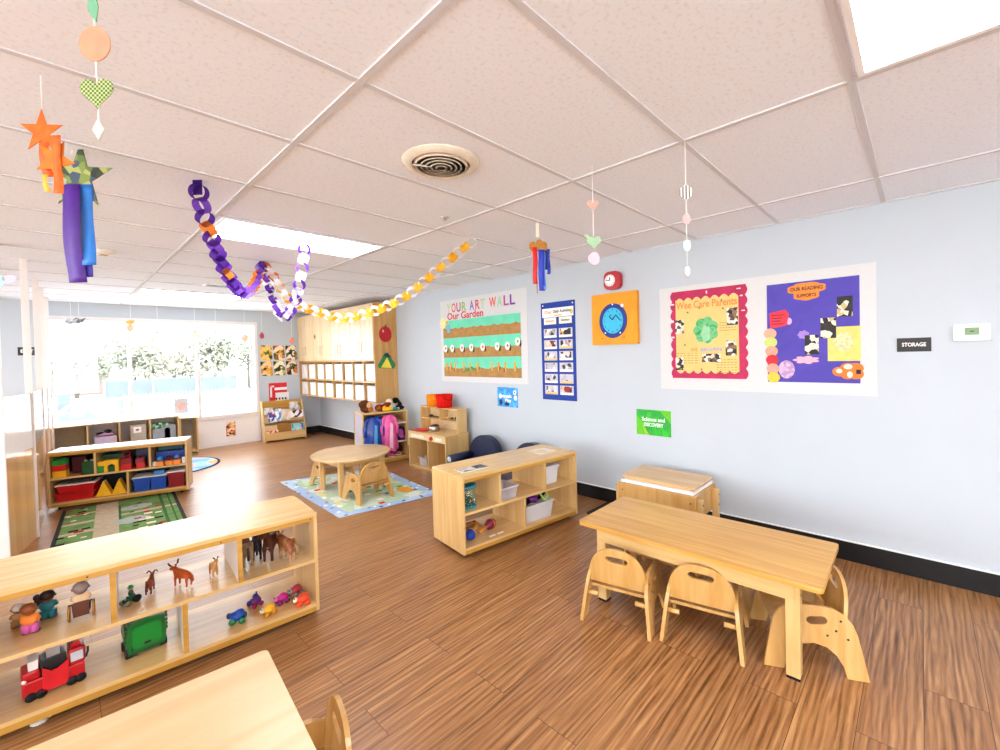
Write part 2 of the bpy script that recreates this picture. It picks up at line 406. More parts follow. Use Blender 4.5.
for i in range(3):
    x0, x1 = WX[i], WX[i+1]
    g.box(x0+.03, x1-.02, YW+.005, YW+.04, .05, ZS-.03); g.box(x0-.02, x0+.03, YW-.01, YW+.04, 0, ZS-.03)
    if i == 2: g.box(x1-.02, x1+.03, YW-.01, YW+.04, 0, ZS-.03)
    g.box(x0+.03, x1-.02, YW-.01, YW+.04, 0, .05)
struct('trim_2', g, mat('white_panel_paint', 'F2F0EE', .45, .4, var=.01), 'white panels below the windows')
bbm = mat('black_baseboard_vinyl', '0E0E10', .4, .4, var=.1)
struct('baseboard_right', MB().box(-.014, 0, YB, YW, 0, .135), bbm, 'black baseboard along the long wall')
struct('baseboard_window', MB().box(WX[3]+.04, -.014, YW-.014, YW, 0, .135).box(XL, WX[0]-.04, YW-.014, YW, 0, .135), bbm, 'black baseboard on the window wall')
struct('trim_3', MB().box(-.02, 0, YB, YW, .135, .141), mat('white_caulk', 'F0F0EE', .6, .2), 'thin white line above the black baseboard')
# ------------------------------------------------------------------ ceiling fixtures
lightm = emit('light_panel_diffuser', 'F3F7FF', 16.0)
def troffer(x0, x1, y0, y1, label):
    t = thing('ceiling_light', label, 'light', ((x0+x1)/2, (y0+y1)/2, CH), 0, 'ceiling light panels')
    a, b = (x1-x0)/2, (y1-y0)/2
    MB().box(-a, a, -b, -b+.02, -.012, -.001).box(-a, a, b-.02, b, -.012, -.001).box(-a, -a+.02, -b+.02, b-.02, -.012, -.001).box(a-.02, a, -b+.02, b-.02, -.012, -.001).build('frame', white, t)
    MB().box(-a+.02, a-.02, -b+.02, b-.02, -.009, -.004).build('diffuser', lightm, t)
troffer(-3.0, -1.82, -.43, .155, 'bright rectangular ceiling light nearest, above the corner of the storage sign wall')
troffer(-2.98, -1.83, 3.30, 3.865, 'bright rectangular ceiling light behind the purple paper chain')
troffer(-2.98, -1.83, 7.07, 7.64, 'bright rectangular ceiling light nearest the windows')
for i, (x, y) in enumerate(((-6.66, -.13), (-6.66, 3.58), (-6.66, 7.36), (-2.4, -3.2))):
    troffer(x-.59, x+.59, y-.285, y+.285, 'bright rectangular ceiling light %s' % ['past the divider, beside the entrance side', 'past the divider, midway along', 'past the divider, close to the windows', 'at the back of the room'][i])
v = thing('ceiling_vent', 'round white ceiling vent with concentric rings', 'vent', (-2.445, 1.70, CH))
mv = mat('vent_enamel', 'E6DCC8', .4, .4)
MB().lathe([(.185, -.001), (.182, -.006), (.15, -.022), (.14, -.022), (.14, -.002)], 40).build('flange', mv, v)
MB().lathe([(.139, -.003), (1e-6, -.003)], 32).build('duct', black, v)
for r0, z0 in ((.118, -.024), (.094, -.026), (.070, -.028), (.046, -.030), (.022, -.031)):
    MB().lathe([(r0, z0), (r0+.011, z0+.013), (r0+.013, z0+.012), (r0+.003, z0-.002), (r0, z0)], 36).build('ring', mv, v)
MB().box(.0, .138, -.004, .004, -.030, -.024, M=Matrix.Rotation(R(150), 4, 'Z')).build('brace', mv, v)
s = thing('smoke_detector', 'small white smoke detector on the ceiling near the divider', 'smoke detector', (-3.447, 4.94, CH))
MB().lathe([(.075, 0), (.075, -.012), (.06, -.03), (.04, -.034), (1e-6, -.034)], 24).build('housing', mat('cream_enamel', 'F0E6D6', .4, .4), s)
MB().lathe([(.03, -.034), (.03, -.043), (1e-6, -.043)], 16).build('sensor', mat('beige_sensor', 'B8A88C', .5), s)
s = thing('air_vent', 'flat rectangular ceiling vent near the windows', 'vent', (-2.33, 6.34, CH))
MB().box(-.16, .16, -.09, .09, -.008, 0).build('frame', white, s)
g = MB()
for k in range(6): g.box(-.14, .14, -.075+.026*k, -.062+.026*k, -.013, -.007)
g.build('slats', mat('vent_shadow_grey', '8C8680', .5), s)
g = MB().lathe([(.028, 0), (.028, -.004), (.012, -.012), (.012, -.022), (1e-6, -.022)], 16)
tag(g.build('sprinkler_head', chrome, None, loc=(-1.92, 2.36, CH)), 'tiny metal sprinkler head on the ceiling beyond the round vent', 'sprinkler')
# ------------------------------------------------------------------ storage shelves
def shelf_unit(label, loc, rz, back=acry, H=.61, D=.46, L=1.22, up=(.35, .835), low=(.60,), name='storage_shelf', side=maple_v, top=maple, group=None, divm=None):
    u = thing(name, label, 'shelf', loc, rz, group)
    t = .019
    MB().box(0, L, 0, D, H-.022, H).build('top_board', top, u, .004)
    MB().box(0, t, .004, D, .035, H-.022).build('end_panel', side, u, .002)
    MB().box(L-t, L, .004, D, .035, H-.022).build('end_panel', side, u, .002)
    MB().box(t, L-t, .004, D-.008, .322, .340).build('shelf_board', maple, u)
    MB().box(t, L-t, .004, D-.008, .062, .080).build('bottom_board', maple, u)
    MB().box(t, L-t, .004, .022, H-.044, H-.022).build('rail', maple_edge, u)
    MB().box(t, L-t, .004, .022, .035, .062).build('toe_rail', maple_edge, u)
    MB().box(t, L-t, D-.008, D-.003, .04, H-.022).build('back_panel', back, u)
    for x in up: MB().box(x-t/2, x+t/2, .008, D-.008, .340, H-.044).build('divider', divm or side, u)
    for x in low: MB().box(x-t/2, x+t/2, .008, D-.008, .080, .322).build('divider', divm or side, u)
    if divm:
        for x in up: MB().box(x-t/2-.001, x+t/2+.001, .003, .008, .340, H-.044).build('edge_band', maple_edge, u)
        for x in low: MB().box(x-t/2-.001, x+t/2+.001, .003, .008, .080, .322).build('edge_band', maple_edge, u)
    g = MB()
    for x in (.035, .36, .845, L-.035): g.rod((x, .0035, H-.033), (x, .006, H-.033), .004, n=8)
    g.build('screw_head', blackp, u)
    for x in (.07, L-.07):
        for y in (.06, D-.06):
            MB().rod((x-.011, y, .0175), (x+.011, y, .0175), .0175, n=14).box(x-.006, x+.006, y-.01, y+.01, .02, .037).build('caster', black, u)
    return u
shelf_unit('long maple shelf holding toy people, animals and trucks, clear back', (-4.041, 2.6975, 0), -4.76, divm=glare_grey, L=1.31, up=(.44, .925), low=(.69,))
SFM = Matrix.Translation((-3.951, 2.69, 0)) @ Matrix.Rotation(R(-4.76), 4, 'Z')
ms = shelf_unit('maple shelf with see-through bins standing before the navy chairs', (-1.75, 2.46, 0), -7.3)
SMM = Matrix.Translation((-1.75, 2.46, 0)) @ Matrix.Rotation(R(-7.3), 4, 'Z')
def taped(label, mm, x, y, z, w, d, m, rot=0, cat='paper', name='taped_picture'):
    M = mm @ Matrix.Translation((x, y, z)) @ Matrix.Rotation(rot, 4, 'Z')
    o = thing(name, label, cat, M=M)
    MB().box(-w/2, w/2, -d/2, d/2, 0, .002).build('sheet', paper, o)
    MB().box(-w/2+.004, w/2-.004, -d/2+.004, d/2-.004, .002, .003).build('print', m, o)
taped('printed photo strip taped on the end of the bin shelf nearest the round table', SMM, .20, .17, .61, .25, .12, patches('grey_print', ['6E747C', 'B9B4AE', '3E4148', 'D9D2C8', 'A98E6C'], 12))
taped('pale paper sheet taped on the end of the bin shelf nearest the wall', SMM, 1.0, .22, .61, .20, .17, patches('pale_print', ['EAD9B8', 'F2E8D4', 'E4CFA4'], 9))
# block shelf by the window rug
BX, BY = -3.835, 6.585; bang = -18.0; BL = 1.155
smoke = mat('black_backing_board', '15131A', .5, .3)
shelf_unit('maple shelf of toy bricks and coloured bins beside the farm rug', (BX, BY, 0), bang, back=smoke, L=BL, D=.32, up=(.365, .82), low=(.625,))
BM = Matrix.Translation((BX, BY, 0)) @ Matrix.Rotation(R(bang), 4, 'Z')
# window cubbies
def cubbies():
    u = thing('window_cubby', 'low maple cubby unit under the windows behind the block shelf', 'shelf', (-3.80, 8.80, 0))
    L, D, H = 1.40, .33, .655; t = .02
    MB().box(0, L, 0, D, H-t, H).build('top_board', maple_pale, u, .003)
    MB().box(0, L, .01, D, .05, .07).build('bottom_board', maple, u)
    MB().box(0, L, D-.01, D, .03, H-t).build('back_panel', mat('cubby_backing', 'CFCBC4', .5), u)
    for x in (0, .34, .68, 1.03, L-t): MB().box(x, x+t, .003, D-.01, 0, H-t).build('divider', maple_v, u)
    return u
cubbies()
u = thing('cubby_box', 'narrow open maple cubby with an olive back beside the white panel', 'shelf', (-2.395, 8.80, 0))
ol = mat('olive_backing', 'A9A088', .6)
MB().box(0, .24, 0, .33, .585, .605).build('top_board', maple, u, .003)
for x in (0, .222): MB().box(x, x+.018, 0, .33, 0, .585).build('side_panel', maple_v, u)
MB().box(.018, .222, .30, .32, .03, .585).build('back_panel', ol, u); MB().box(.018, .222, .0, .30, .03, .05).build('bottom_board', maple, u)
tag(MB().box(-3.775, -3.47, 9.09, 9.105, .10, .61).build('tan_board', mat('tan_cardboard', 'A39A82', .7)), 'tan board standing at the end of the window cubbies', 'board')
# ------------------------------------------------------------------ chairs
CW = .18
def side_outline():
    return [(0, 0), (.018, .10), (.036, .19), (.052, .235), (.082, .272), (.125, .294), (.17, .300), (.27, .300), (.315, .290), (.352, .262), (.375, .222), (.392, .14), (.42, 0),
            (.335, 0), (.322, .05), (.298, .092), (.262, .122), (.21, .134), (.158, .122), (.122, .092), (.098, .05), (.085, 0)]
def make_chair(label, loc, rz, mside=birch, group='wooden toddler chairs'):
    c = thing('toddler_chair', label, 'chair', loc, rz, group)
    for sg in (-1, 1):
        # panel in the local YZ plane, leaning in toward the top
        M = Matrix.Translation((sg*.188, 0, 0)) @ Matrix.Rotation(R(-sg*6.5), 4, 'Y') @ Matrix(((0, 0, 1, 0), (1, 0, 0, 0), (0, 1, 0, 0), (0, 0, 0, 1)))
        p = MB().prism(side_outline(), -.009, .009, [slot(.195, .235, .085, .036, R(-8))], M=M).build('side_panel', mside, c, .003)
        g = MB()
        for y, z in ((.10, .245), (.12, .20), (.155, .175), (.075, .17)): g.rod((y, z, sg*.0085), (y, z, sg*.0105), .005, n=8, M=M)
        g.build('bolt', blackp, p)
    MB().box(-.158, .158, .09, .37, .165, .182).build('seat', mside, c, .003)
    h = [(-.160, .205), (.160, .205), (.160, .25)]+[(.158*math.cos(a)**.8 if math.cos(a) > 0 else 0, .262+.152*math.sin(a)) for a in [R(8*i) for i in range(12)]]
    h += [(-x, z) for x, z in reversed(h[2:])]
    M = Matrix.Translation((0, .085, .205)) @ Matrix.Rotation(R(97), 4, 'X') @ Matrix.Translation((0, -.205, 0))
    MB().prism(h, -.008, .008, [slot(0, .354, .125, .036)], M=M).build('backrest', mside, c, .003)
    for sg in (-1, 1): MB().rod((sg*.166, .05, .150), (sg*.105, .05, .150), .0125, n=12).build('peg', mside, c)
    return c
ch0 = make_chair('toddler chair tucked under the long table, backrest to us, beside the far left leg', (-1.743, 1.222, 0), -77.5)
ch = lambda *a: dup(ch0, *a)
ch((-1.623, .81, 0), -78, 'toddler chair tucked under the long table, backrest to us, beside the near leg')
ch((-1.150, .256, 0), 24.8, 'toddler chair at the near end of the long table, slotted side panel facing us')
ch((-.82, 1.285, 0), 90, 'toddler chair on the wall side, seen under the long table behind its farther chair')
ch((-.80, .90, 0), 90, 'toddler chair on the wall side, seen under the long table behind its nearer chair')
ch((-1.50, 4.15, 0), 0, 'wooden toddler chair at the round table with its backrest toward us')
ch((-1.51, 5.40, 0), 180, 'pale wooden toddler chair on the far side of the round table toward the book rack')
ch((-3.115, 1.325, 0), 77, 'toddler chair at the corner of the pale foreground table, backrest edge on')
# ------------------------------------------------------------------ tables
def leg_mesh(x, y, h, w=.058):
    return MB().box(x-w/2, x+w/2, y-w/2, y+w/2, .012, h)
def rect_table(label, loc, rz, L, W, H, topm, name='activity_table'):
    t = thing(name, label, 'table', loc, rz)
    MB().prism(rrect(-W/2, W/2, -L/2, L/2, .02), H-.024, H).build('tabletop', topm, t, .004)
    a, b = W/2-.085, L/2-.115; ap = .085
    for sx in (-1, 1):
        MB().box(sx*(a+.028)-.01, sx*(a+.028)+.01, -b, b, H-.026-ap, H-.026).build('apron', maple_y, t)
    for sy in (-1, 1):
        MB().box(-a, a, sy*b-.01, sy*b+.01, H-.026-ap, H-.026).build('apron', maple, t)
    for sx in (-1, 1):
        for sy in (-1, 1):
            lx_, ly_ = sx*(a-.002), sy*(b-.008)
            l = leg_mesh(lx_, ly_, H-.026).build('leg', maple_v, t, .005)
            MB().box(lx_-.027, lx_+.027, ly_-.027, ly_+.027, 0, .012).build('foot', black, l)
            g = MB()
            for zz in (H-.05, H-.095):
                g.rod((lx_+sx*.029, ly_, zz), (lx_+sx*.031, ly_, zz), .006, n=8)
                g.rod((lx_, ly_+sy*.029, zz), (lx_, ly_+sy*.031, zz), .006, n=8)
            g.build('bolt', blackp, l)
    return t
butcher = wood('butcher_block', 'DAAC5C', 'C28A38', 1, .9, .3)
rect_table('long low wooden table with chairs pushed under it, by the blue wall', (-1.308, .930, 0), 1.0, 1.235, .57, .478, butcher)
nt_top = wood('pale_maple_top', 'DABE90', 'D2B07E', 1, .5, .3)
t2 = rect_table('pale wooden table cut by the bottom edge, in front of the toy shelf', (-3.913, 1.418, 0), -95, 1.22, .62, .50, nt_top)
# round table
t = thing('round_table', 'round wooden table on the patterned blue rug', 'table', (-1.43, 4.86, 0))
MB().prism(ell(0, 0, .43, .43, 48), .395, .42, smooth=False).build('tabletop', wood('round_top', 'DEC092', 'D2AC72', 0, .6, .25), t, .006)
for a, b, M in ((-.2, .2, 0), (-.2, .2, 90), (-.2, .2, 180), (-.2, .2, 270)):
    MB().box(a, b, -.262, -.244, .325, .395, M=Matrix.Rotation(R(M), 4, 'Z')).build('apron', maple, t)
for sx in (-1, 1):
    for sy in (-1, 1):
        leg_mesh(sx*.245, sy*.245, .395, .05).build('leg', maple_v, t, .005)
# ------------------------------------------------------------------ lidded sand table by the wall
u = thing('sand_table', 'lidded wooden sensory table against the blue wall behind the long table', 'table', (-.385, 1.53, 0))
hx, hy = .20, .30
for sx in (-1, 1): MB().box(sx*hx-.010, sx*hx+.010, -hy-.02, hy+.02, .235, .425).build('side_panel', birch, u, .003)
for sy in (-1, 1): MB().box(-hx+.01, hx-.01, sy*hy-.01, sy*hy+.01, .235, .425).build('end_panel', birch, u, .003)
for sx in (-1, 1):
    for sy in (-1, 1):
        l = MB().box(sx*(hx-.035)-.025, sx*(hx-.035)+.025, sy*(hy+.032)-.022, sy*(hy+.032)+.022, 0, .40).build('leg', maple_v, u, .006)
        g = MB()
        for z in (.28, .36): g.rod((sx*(hx-.035), sy*(hy+.054), z), (sx*(hx-.035), sy*(hy+.057), z), .008, n=8)
        for z in (.28, .37):
            g.rod((-hx-.011, sy*(hy-.02), z), (-hx-.0125, sy*(hy-.02), z), .006, n=8)
        g.build('bolt', blackp, l)
MB().box(-hx+.012, hx-.012, -hy+.012, hy-.012, .26, .45).build('tub', white, u, .008)
MB().box(-hx-.0, hx+.0, -hy+.002, hy-.002, .427, .452).build('tub_rim', white, u, .004)
MB().prism(rrect(-hx+.01, hx+.005, -hy-.005, hy+.005, .02), .470, .484).box(-hx+.03, hx-.03, -hy+.03, hy-.03, .452, .47).build('lid', wood('lid_ply', 'DFBC88', 'D2A56C', 1, .6), u)
# ------------------------------------------------------------------ navy armchairs
navy = mat('navy_vinyl', '141C3C', .45, .4, var=.1)
def plush_chair(label, loc, rz):
    c = thing('soft_armchair', label, 'armchair', loc, rz, 'navy toddler armchairs')
    b = [(-.23, .06), (.23, .06), (.245, .30)]+[(.245*math.cos(R(i*10)), .30+.225*math.sin(R(i*10))) for i in range(1, 18)]+[(-.245, .30)]
    M = Matrix.Translation((0, .10, 0)) @ Matrix.Rotation(R(96), 4, 'X')
    MB().prism(b, -.05, .05, M=M).build('backrest', navy, c, .022)
    MB().box(-.17, .17, .10, .46, .08, .24).build('seat', navy, c, .025)
    for sg in (-1, 1):
        a = MB().box(sg*.21-.045, sg*.21+.045, .06, .44, .05, .27).rod((sg*.21, .06, .27), (sg*.21, .46, .27), .052, n=16).build('armrest', navy, c, .0)
        MB().rod((sg*.21, .4605, .27), (sg*.21, .464, .27), .036, n=16).build('arm_emblem', mat('pale_grey_badge', 'C9CCD4', .4), a)
    g = MB()
    for x in (-.18, .18):
        for y in (.08, .40): g.box(x-.02, x+.02, y-.02, y+.02, 0, .055)
    g.build('feet', black, c)
    return c
plush_chair('navy toddler armchair with round back, between the play kitchen and bin shelf', (-.12, 3.92, 0), 90)
pc = plush_chair('navy toddler armchair mostly hidden, only its curved top over the bin shelf', (-.12, 3.16, 0), 90)
# dark mat beside bin shelf
tag(MB().prism(rrect(-.42, -.03, 1.98, 2.30, .02), .001, .012).build('floor_mat', mat('charcoal_mat', '2B2A2C', .8)), 'small charcoal mat on the floor at the end of the bin shelf', 'mat')
# ------------------------------------------------------------------ rugs
def rug_mat(name, ground, spots, bands=None, dens=7):
    m, nt, b = base(name); N = nt.nodes.new; Lk = nt.links.new
    tc = N('ShaderNodeTexCoord')
    n = N('ShaderNodeTexNoise'); n.inputs['Scale'].default_value = 2.2; Lk(tc.outputs['Object'], n.inputs['Vector'])
    r = N('ShaderNodeValToRGB'); r.color_ramp.interpolation = 'CONSTANT'
    for i, (p, c) in enumerate(ground):
        el = r.color_ramp.elements[i] if i < 2 else r.color_ramp.elements.new(p); el.position = p
    for i, (p, c) in enumerate(ground): r.color_ramp.elements[i].color = (*lin(c), 1)
    Lk(n.outputs['Fac'], r.inputs['Fac'])
    v = N('ShaderNodeTexVoronoi'); v.inputs['Scale'].default_value = dens; v.distance = 'CHEBYCHEV'; v.inputs['Randomness'].default_value = .9; Lk(tc.outputs['Object'], v.inputs['Vector'])
    sp = N('ShaderNodeSeparateColor'); Lk(v.outputs['Color'], sp.inputs[0])
    r2 = N('ShaderNodeValToRGB'); r2.color_ramp.interpolation = 'CONSTANT'
    for i, c in enumerate(spots):
        el = r2.color_ramp.elements[i] if i < 2 else r2.color_ramp.elements.new(i/len(spots)); el.position = i/len(spots)
    for i, c in enumerate(spots): r2.color_ramp.elements[i].color = (*lin(c), 1)
    Lk(sp.outputs[0], r2.inputs['Fac'])
    th = N('ShaderNodeMath'); th.operation = 'LESS_THAN'; th.inputs[1].default_value = .26; Lk(v.outputs['Distance'], th.inputs[0])
    th2 = N('ShaderNodeMath'); th2.operation = 'GREATER_THAN'; th2.inputs[1].default_value = .45; Lk(sp.outputs[1], th2.inputs[0])
    mu = N('ShaderNodeMath'); mu.operation = 'MULTIPLY'; Lk(th.outputs[0], mu.inputs[0]); Lk(th2.outputs[0], mu.inputs[1])
    mx = N('ShaderNodeMixRGB'); Lk(mu.outputs[0], mx.inputs['Fac']); Lk(r.outputs[0], mx.inputs['Color1']); Lk(r2.outputs[0], mx.inputs['Color2'])
    Lk(mx.outputs[0], b.inputs['Base Color']); b.inputs['Roughness'].default_value = .95; b.inputs['Specular IOR Level'].default_value = .1
    return m
# farm rug: local frame, long side away from the camera
u = thing('farm_rug', 'green farm-scene play rug with black border in front of the block shelf', 'rug', (-3.345, 5.62, 0), -4)
W2, L2 = .45, .85
MB().prism(rrect(-W2, W2, -L2, L2, .02), .001, .008).build('border', mat('black_rug_binding', '1E2420', .9), u)
gm = mat('rug_green', '6E8E54', .95, .1, var=.25, scale=9)
MB().prism(rect(-W2+.03, W2-.03, -L2+.03, L2-.03), .008, .0095).build('field', gm, u)
road = mat('rug_road_taupe', 'BDAE94', .95, .1, var=.12, scale=25)
g = MB().box(-.20, -.03, -L2+.03, L2-.03, .0095, .0105).box(-W2+.03, W2-.03, .18, .24, .0095, .0104).box(-W2+.03, -.20, -.15, -.08, .0095, .0104).box(-W2+.03, -.03, .52, .57, .0095, .0104)
g.build('road', road, u)
dk = mat('rug_dark_green', '3C6A3C', .95, .1)
MB().box(.30, .325, -L2+.03, L2-.03, .0095, .0105).box(.37, .385, -L2+.03, L2-.03, .0095, .0105).box(-.03, -.012, .05, .6, .0095, .0108).build('hedge_stripe', dk, u)
for cx_, cy_, rx_, ry_ in ((.10, .42, .14, .10), (.06, -.05, .13, .12)): MB().prism(cloud(cx_, cy_, rx_, ry_), .0095, .0106).build('pond', mat('rug_pond', 'A9B2A8', .95, .1), u)
ri = mat('rug_red', 'B02A2E', .95, .1); cr_ = mat('rug_cream', 'E9E2C8', .95, .1); ink = mat('rug_black', '20241E', .95, .1)
rnd = random.Random(3); g1 = MB()
for k in range(46):
    x = rnd.choice([rnd.uniform(-.41, -.22), rnd.uniform(0, .28), rnd.uniform(0, .28)]); y = rnd.uniform(-.78, .78); s_ = rnd.uniform(.014, .035)
    g1.box(x-s_, x+s_, y-s_*.8, y+s_*.8, .0106, .0112+k*1e-5, k % 3)
g1.build('farm_pattern', [ri, cr_, ink], u)
# rug under the round table
u = thing('play_rug', 'pale blue and green patterned play rug under the round table', 'rug', (0, 0, 0), 0)
q = [(-1.905, 5.80), (-1.965, 4.03), (-.93, 3.86), (-.78, 5.42)]
MB().prism(q, .001, .008).build('border', rug_mat('rug_sky_border', [(0, 'A4BEDC'), (.55, 'B8CDE6')], ['3A4A86', 'C83A4A', 'F2F4F6', '6A7FC0', 'E8C860'], dens=16), u)
cx, cy = sum(p[0] for p in q)/4, sum(p[1] for p in q)/4
MB().prism([(cx+(x-cx)*.80, cy+(y-cy)*.88) for x, y in q], .008, .0095).build('field', rug_mat('rug_meadow', [(0, 'CCDAC0'), (.44, 'B4CBAA'), (.52, 'D6DED0'), (.62, 'A9C29C')], ['D8452E', 'F0A030', 'F4F0DC', '6A9C50', '4C6FA8', 'E6D27A'], dens=8), u)
MB().prism(ell(-1.10, 4.28, .075, .13), .0096, .0104).build('sun_print', mat('rug_orange_fish', 'E9A23C', .95, .1), u)
# round rug by the window
u = thing('round_rug', 'round blue rug with a dark rim half hidden behind the block shelf', 'rug', (-2.72, 7.95, 0))
MB().prism(ell(0, 0, .66, .66, 48), .001, .008).build('rim', mat('rug_navy_rim', '22304E', .95, .1), u)
MB().prism(ell(0, 0, .625, .625, 48), .008, .0095).build('field', rug_mat('rug_bright', [(0, '7FA8DC'), (.5, '9CC0E8'), (.58, 'F0A8A0'), (.7, 'F2C46A')], ['E8708C', 'F2B04A', 'C8E0F4', 'F0E0B0'], dens=4), u)
# ------------------------------------------------------------------ wall cabinet with cubbies
u = thing('wall_cabinet', 'tall maple wall cabinet with doors above rows of mail cubbies', 'cabinet', (0, 0, 0))
CX, Y0, Y1, ZB, ZM, ZD, ZC = -.395, 6.15, 9.165, .80, 1.125, 1.475, 2.36
cab = wood('cabinet_maple', 'D2A668', 'C08C4A', 2, .7); cabd = wood('cabinet_door_maple', 'E0C8A4', 'D8B88C', 2, .6)
MB().box(CX, -.001, Y0, Y0+.02, ZB, ZC).build('end_panel', cab, u, .002)
MB().box(CX, -.001, Y1-.02, Y1, ZB, ZC).build('end_panel', cab, u)
MB().box(CX+.02, -.001, Y0+.02, Y1-.02, ZC-.02, ZC).build('top_panel', cab, u)
MB().box(CX+.005, -.001, Y0+.02, Y1-.02, ZB, ZB+.02).build('bottom_panel', cab, u)
MB().box(CX+.005, -.001, Y0+.02, Y1-.02, ZD-.02, ZD).build('shelf_board', cab, u); MB().box(CX+.005, -.001, Y0+.02, Y1-.02, ZM-.01, ZM+.01).build('shelf_board', cab, u)
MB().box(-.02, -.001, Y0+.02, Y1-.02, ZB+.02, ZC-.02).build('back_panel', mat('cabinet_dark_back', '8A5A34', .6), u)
cw = (Y1-Y0-.02)/8
for k in range(1, 8): MB().box(CX+.005, -.02, Y0+.01+cw*k-.009, Y0+.01+cw*k+.009, ZB+.02, ZD-.02).build('divider', maple_v, u)
hm = mat('door_pull_steel', 'B9B5AE', .35, .5, 1)
for k in range(8):
    ya, yb = Y0+.014+cw*k, Y0+.006+cw*(k+1)
    d = MB().box(CX-.016, CX+.004, ya, yb, ZD+.004, ZC-.01).build('door', cabd, u, .002)
    yh = yb-.05 if k % 2 == 0 else ya+.05
    MB().tube([(CX-.016, yh, 1.60), (CX-.042, yh, 1.60), (CX-.042, yh, 1.74), (CX-.016, yh, 1.74)], .005, 6).build('handle', hm, d)
pb = patches('pale_folder_marks', ['DEDCDA', 'E4E3E2', 'D6D4DC', 'E2E0DE'], 7)
for r_, (z0, z1) in enumerate(((ZB+.021, ZM-.06), (ZM+.011, ZD-.065))):
    for k in range(8):
        y = Y0+.01+cw*(k+.5); w = cw/2-.03-(.03 if (k+r_) % 3 == 0 else 0)
        where = 'top' if r_ else 'bottom'
        nth = ['first', 'second', 'third', 'fourth', 'fifth', 'sixth', 'seventh', 'eighth'][k]
        o = thing('paper_tray', 'white paper bin in the %s cubby row of the cabinet, %s from the apple' % (where, nth), 'bin', (CX+.03, y, z0), 0, 'white bins in the cabinet cubbies')
        MB().box(0, .008, -w, w, 0, z1-z0).box(.008, .30, -w, -w+.006, 0, z1-z0).box(.008, .30, w-.006, w, 0, z1-z0).box(.008, .30, -w+.006, w-.006, 0, .006).build('body', pb, o, .002)
# cut-outs stuck on the end of the cabinet (frame: x to the right, y up, z toward the camera)
def endpanel(x, z): return Matrix(((1, 0, 0, x), (0, 0, -1, Y0), (0, 1, 0, z), (0, 0, 0, 1)))
o = thing('apple_cutout', 'red apple cutout on the cabinet end panel', 'decoration', M=endpanel(-.205, 1.87))
MB().prism([(p[0]*1.0, p[1]*.95) for p in cloud(0, 0, .115, .13, 2, .08)], 0, .006).build('fruit', mat('apple_red', 'B8101C', .4, .5, var=.2), o)
MB().prism([(-.02, .10), (-.005, .09), (.02, .15), (.005, .155)], .006, .01).build('stem', brown, o); MB().prism(ell(-.04, .05, .016, .022), .006, .008).build('highlight_spot', mat('apple_pale_spot', 'E9A0A0', .5), o)
o = thing('tent_cutout', 'green and yellow tent cutout below the apple on the cabinet', 'decoration', M=endpanel(-.20, 1.455))
MB().prism([(-.15, -.07), (-.13, -.11), (.13, -.13), (.16, -.06), (.02, .13), (-.03, .12)], 0, .005).build('tent', mat('tent_green', '2E7D4A', .6, var=.2), o)
MB().prism([(-.10, -.10), (.09, -.12), (.01, .05)], .005, .009).build('doorway', mat('tent_yellow', 'F0DC4A', .6), o)
MB().prism([(-.06, .08), (.02, .13), (.09, .05), (.01, .06)], .005, .008).build('ridge', mat('tent_dark', '20364A', .6), o)
o = tag(MB().prism(star(0, 0, .05, .026, 5), 0, .004).build('paper_leaf', mat('leaf_brown', '8A5A3A', .8)), 'small brown leaf shape stuck on a cabinet door', 'decoration')
o.matrix_world = Matrix(((0, 0, -1, CX-.0165), (-1, 0, 0, 8.32), (0, 1, 0, 1.93), (0, 0, 0, 1)))
# ------------------------------------------------------------------ book rack
u = thing('book_rack', 'sloping maple book display rack in the corner by the window', 'bookcase', (-1.175, 8.77, 0), -7)
BW = .70
prof = [(0, 0), (.36, 0), (.36, .74), (.25, .74), (0, .16)]
Ms = lambda x: Matrix(((0, 0, 1, x), (1, 0, 0, 0), (0, 1, 0, 0), (0, 0, 0, 1)))
for x in (0, BW-.02): MB().prism(prof, 0, .02, M=Ms(x)).build('side_panel', maple_v, u, .003)
MB().box(.02, BW-.02, .0, .018, .03, .17).build('lip', maple, u)
MB().box(.02, BW-.02, .018, .34, .03, .045).build('bottom_board', maple, u)
MB().box(.02, BW-.02, .335, .35, .03, .735).build('back_panel', maple, u)
for k, (y, z) in enumerate(((.085, .30), (.17, .47))):
    MB().box(.02, BW-.02, y, y+.012, z-.13, z).build('ledge', maple_pale, u); MB().box(.02, BW-.02, y+.012, .335, z-.13, z-.12).build('ledge_floor', maple, u)
MB().box(.02, BW-.02, .26, .275, .60, .735).build('top_ledge', maple_edge, u)
MB().box(.22, .45, .070, .0845, .16, .32).build('pocket', mat('rack_pocket_brown', 'A8702E', .6), u)
RM = Matrix.Translation((-1.175, 8.77, 0)) @ Matrix.Rotation(R(-7), 4, 'Z')
def book(label, x, y, z, w, h, m, tilt=-14, name='picture_book'):
    o = thing(name, label, 'book', M=RM @ Matrix.Translation((x, y, z)) @ Matrix.Rotation(R(tilt), 4, 'X'))
    MB().box(-w/2, w/2, 0, .010, 0, h).build('pages', paper, o); MB().box(-w/2-.003, w/2+.003, -.003, 0, -.001, h+.003).build('cover', m, o)
    return o
bk = [patches('book_print_a', ['E86A4A', 'F2C9A0', 'D94A3A', 'F0E0C8'], 18), patches('book_print_b', ['2FA8C8', '8CD8E4', 'F0B89A', '1E88B0'], 16), patches('book_print_c', ['F2F2F0', '3A4A9A', 'E8E4E0', 'C8483A'], 20), patches('book_print_d', ['C8C2BC', 'E6E0DA', '8A8680'], 18), patches('book_print_e', ['4A8ED0', 'F0F4F8', '9CC4E8'], 18)]
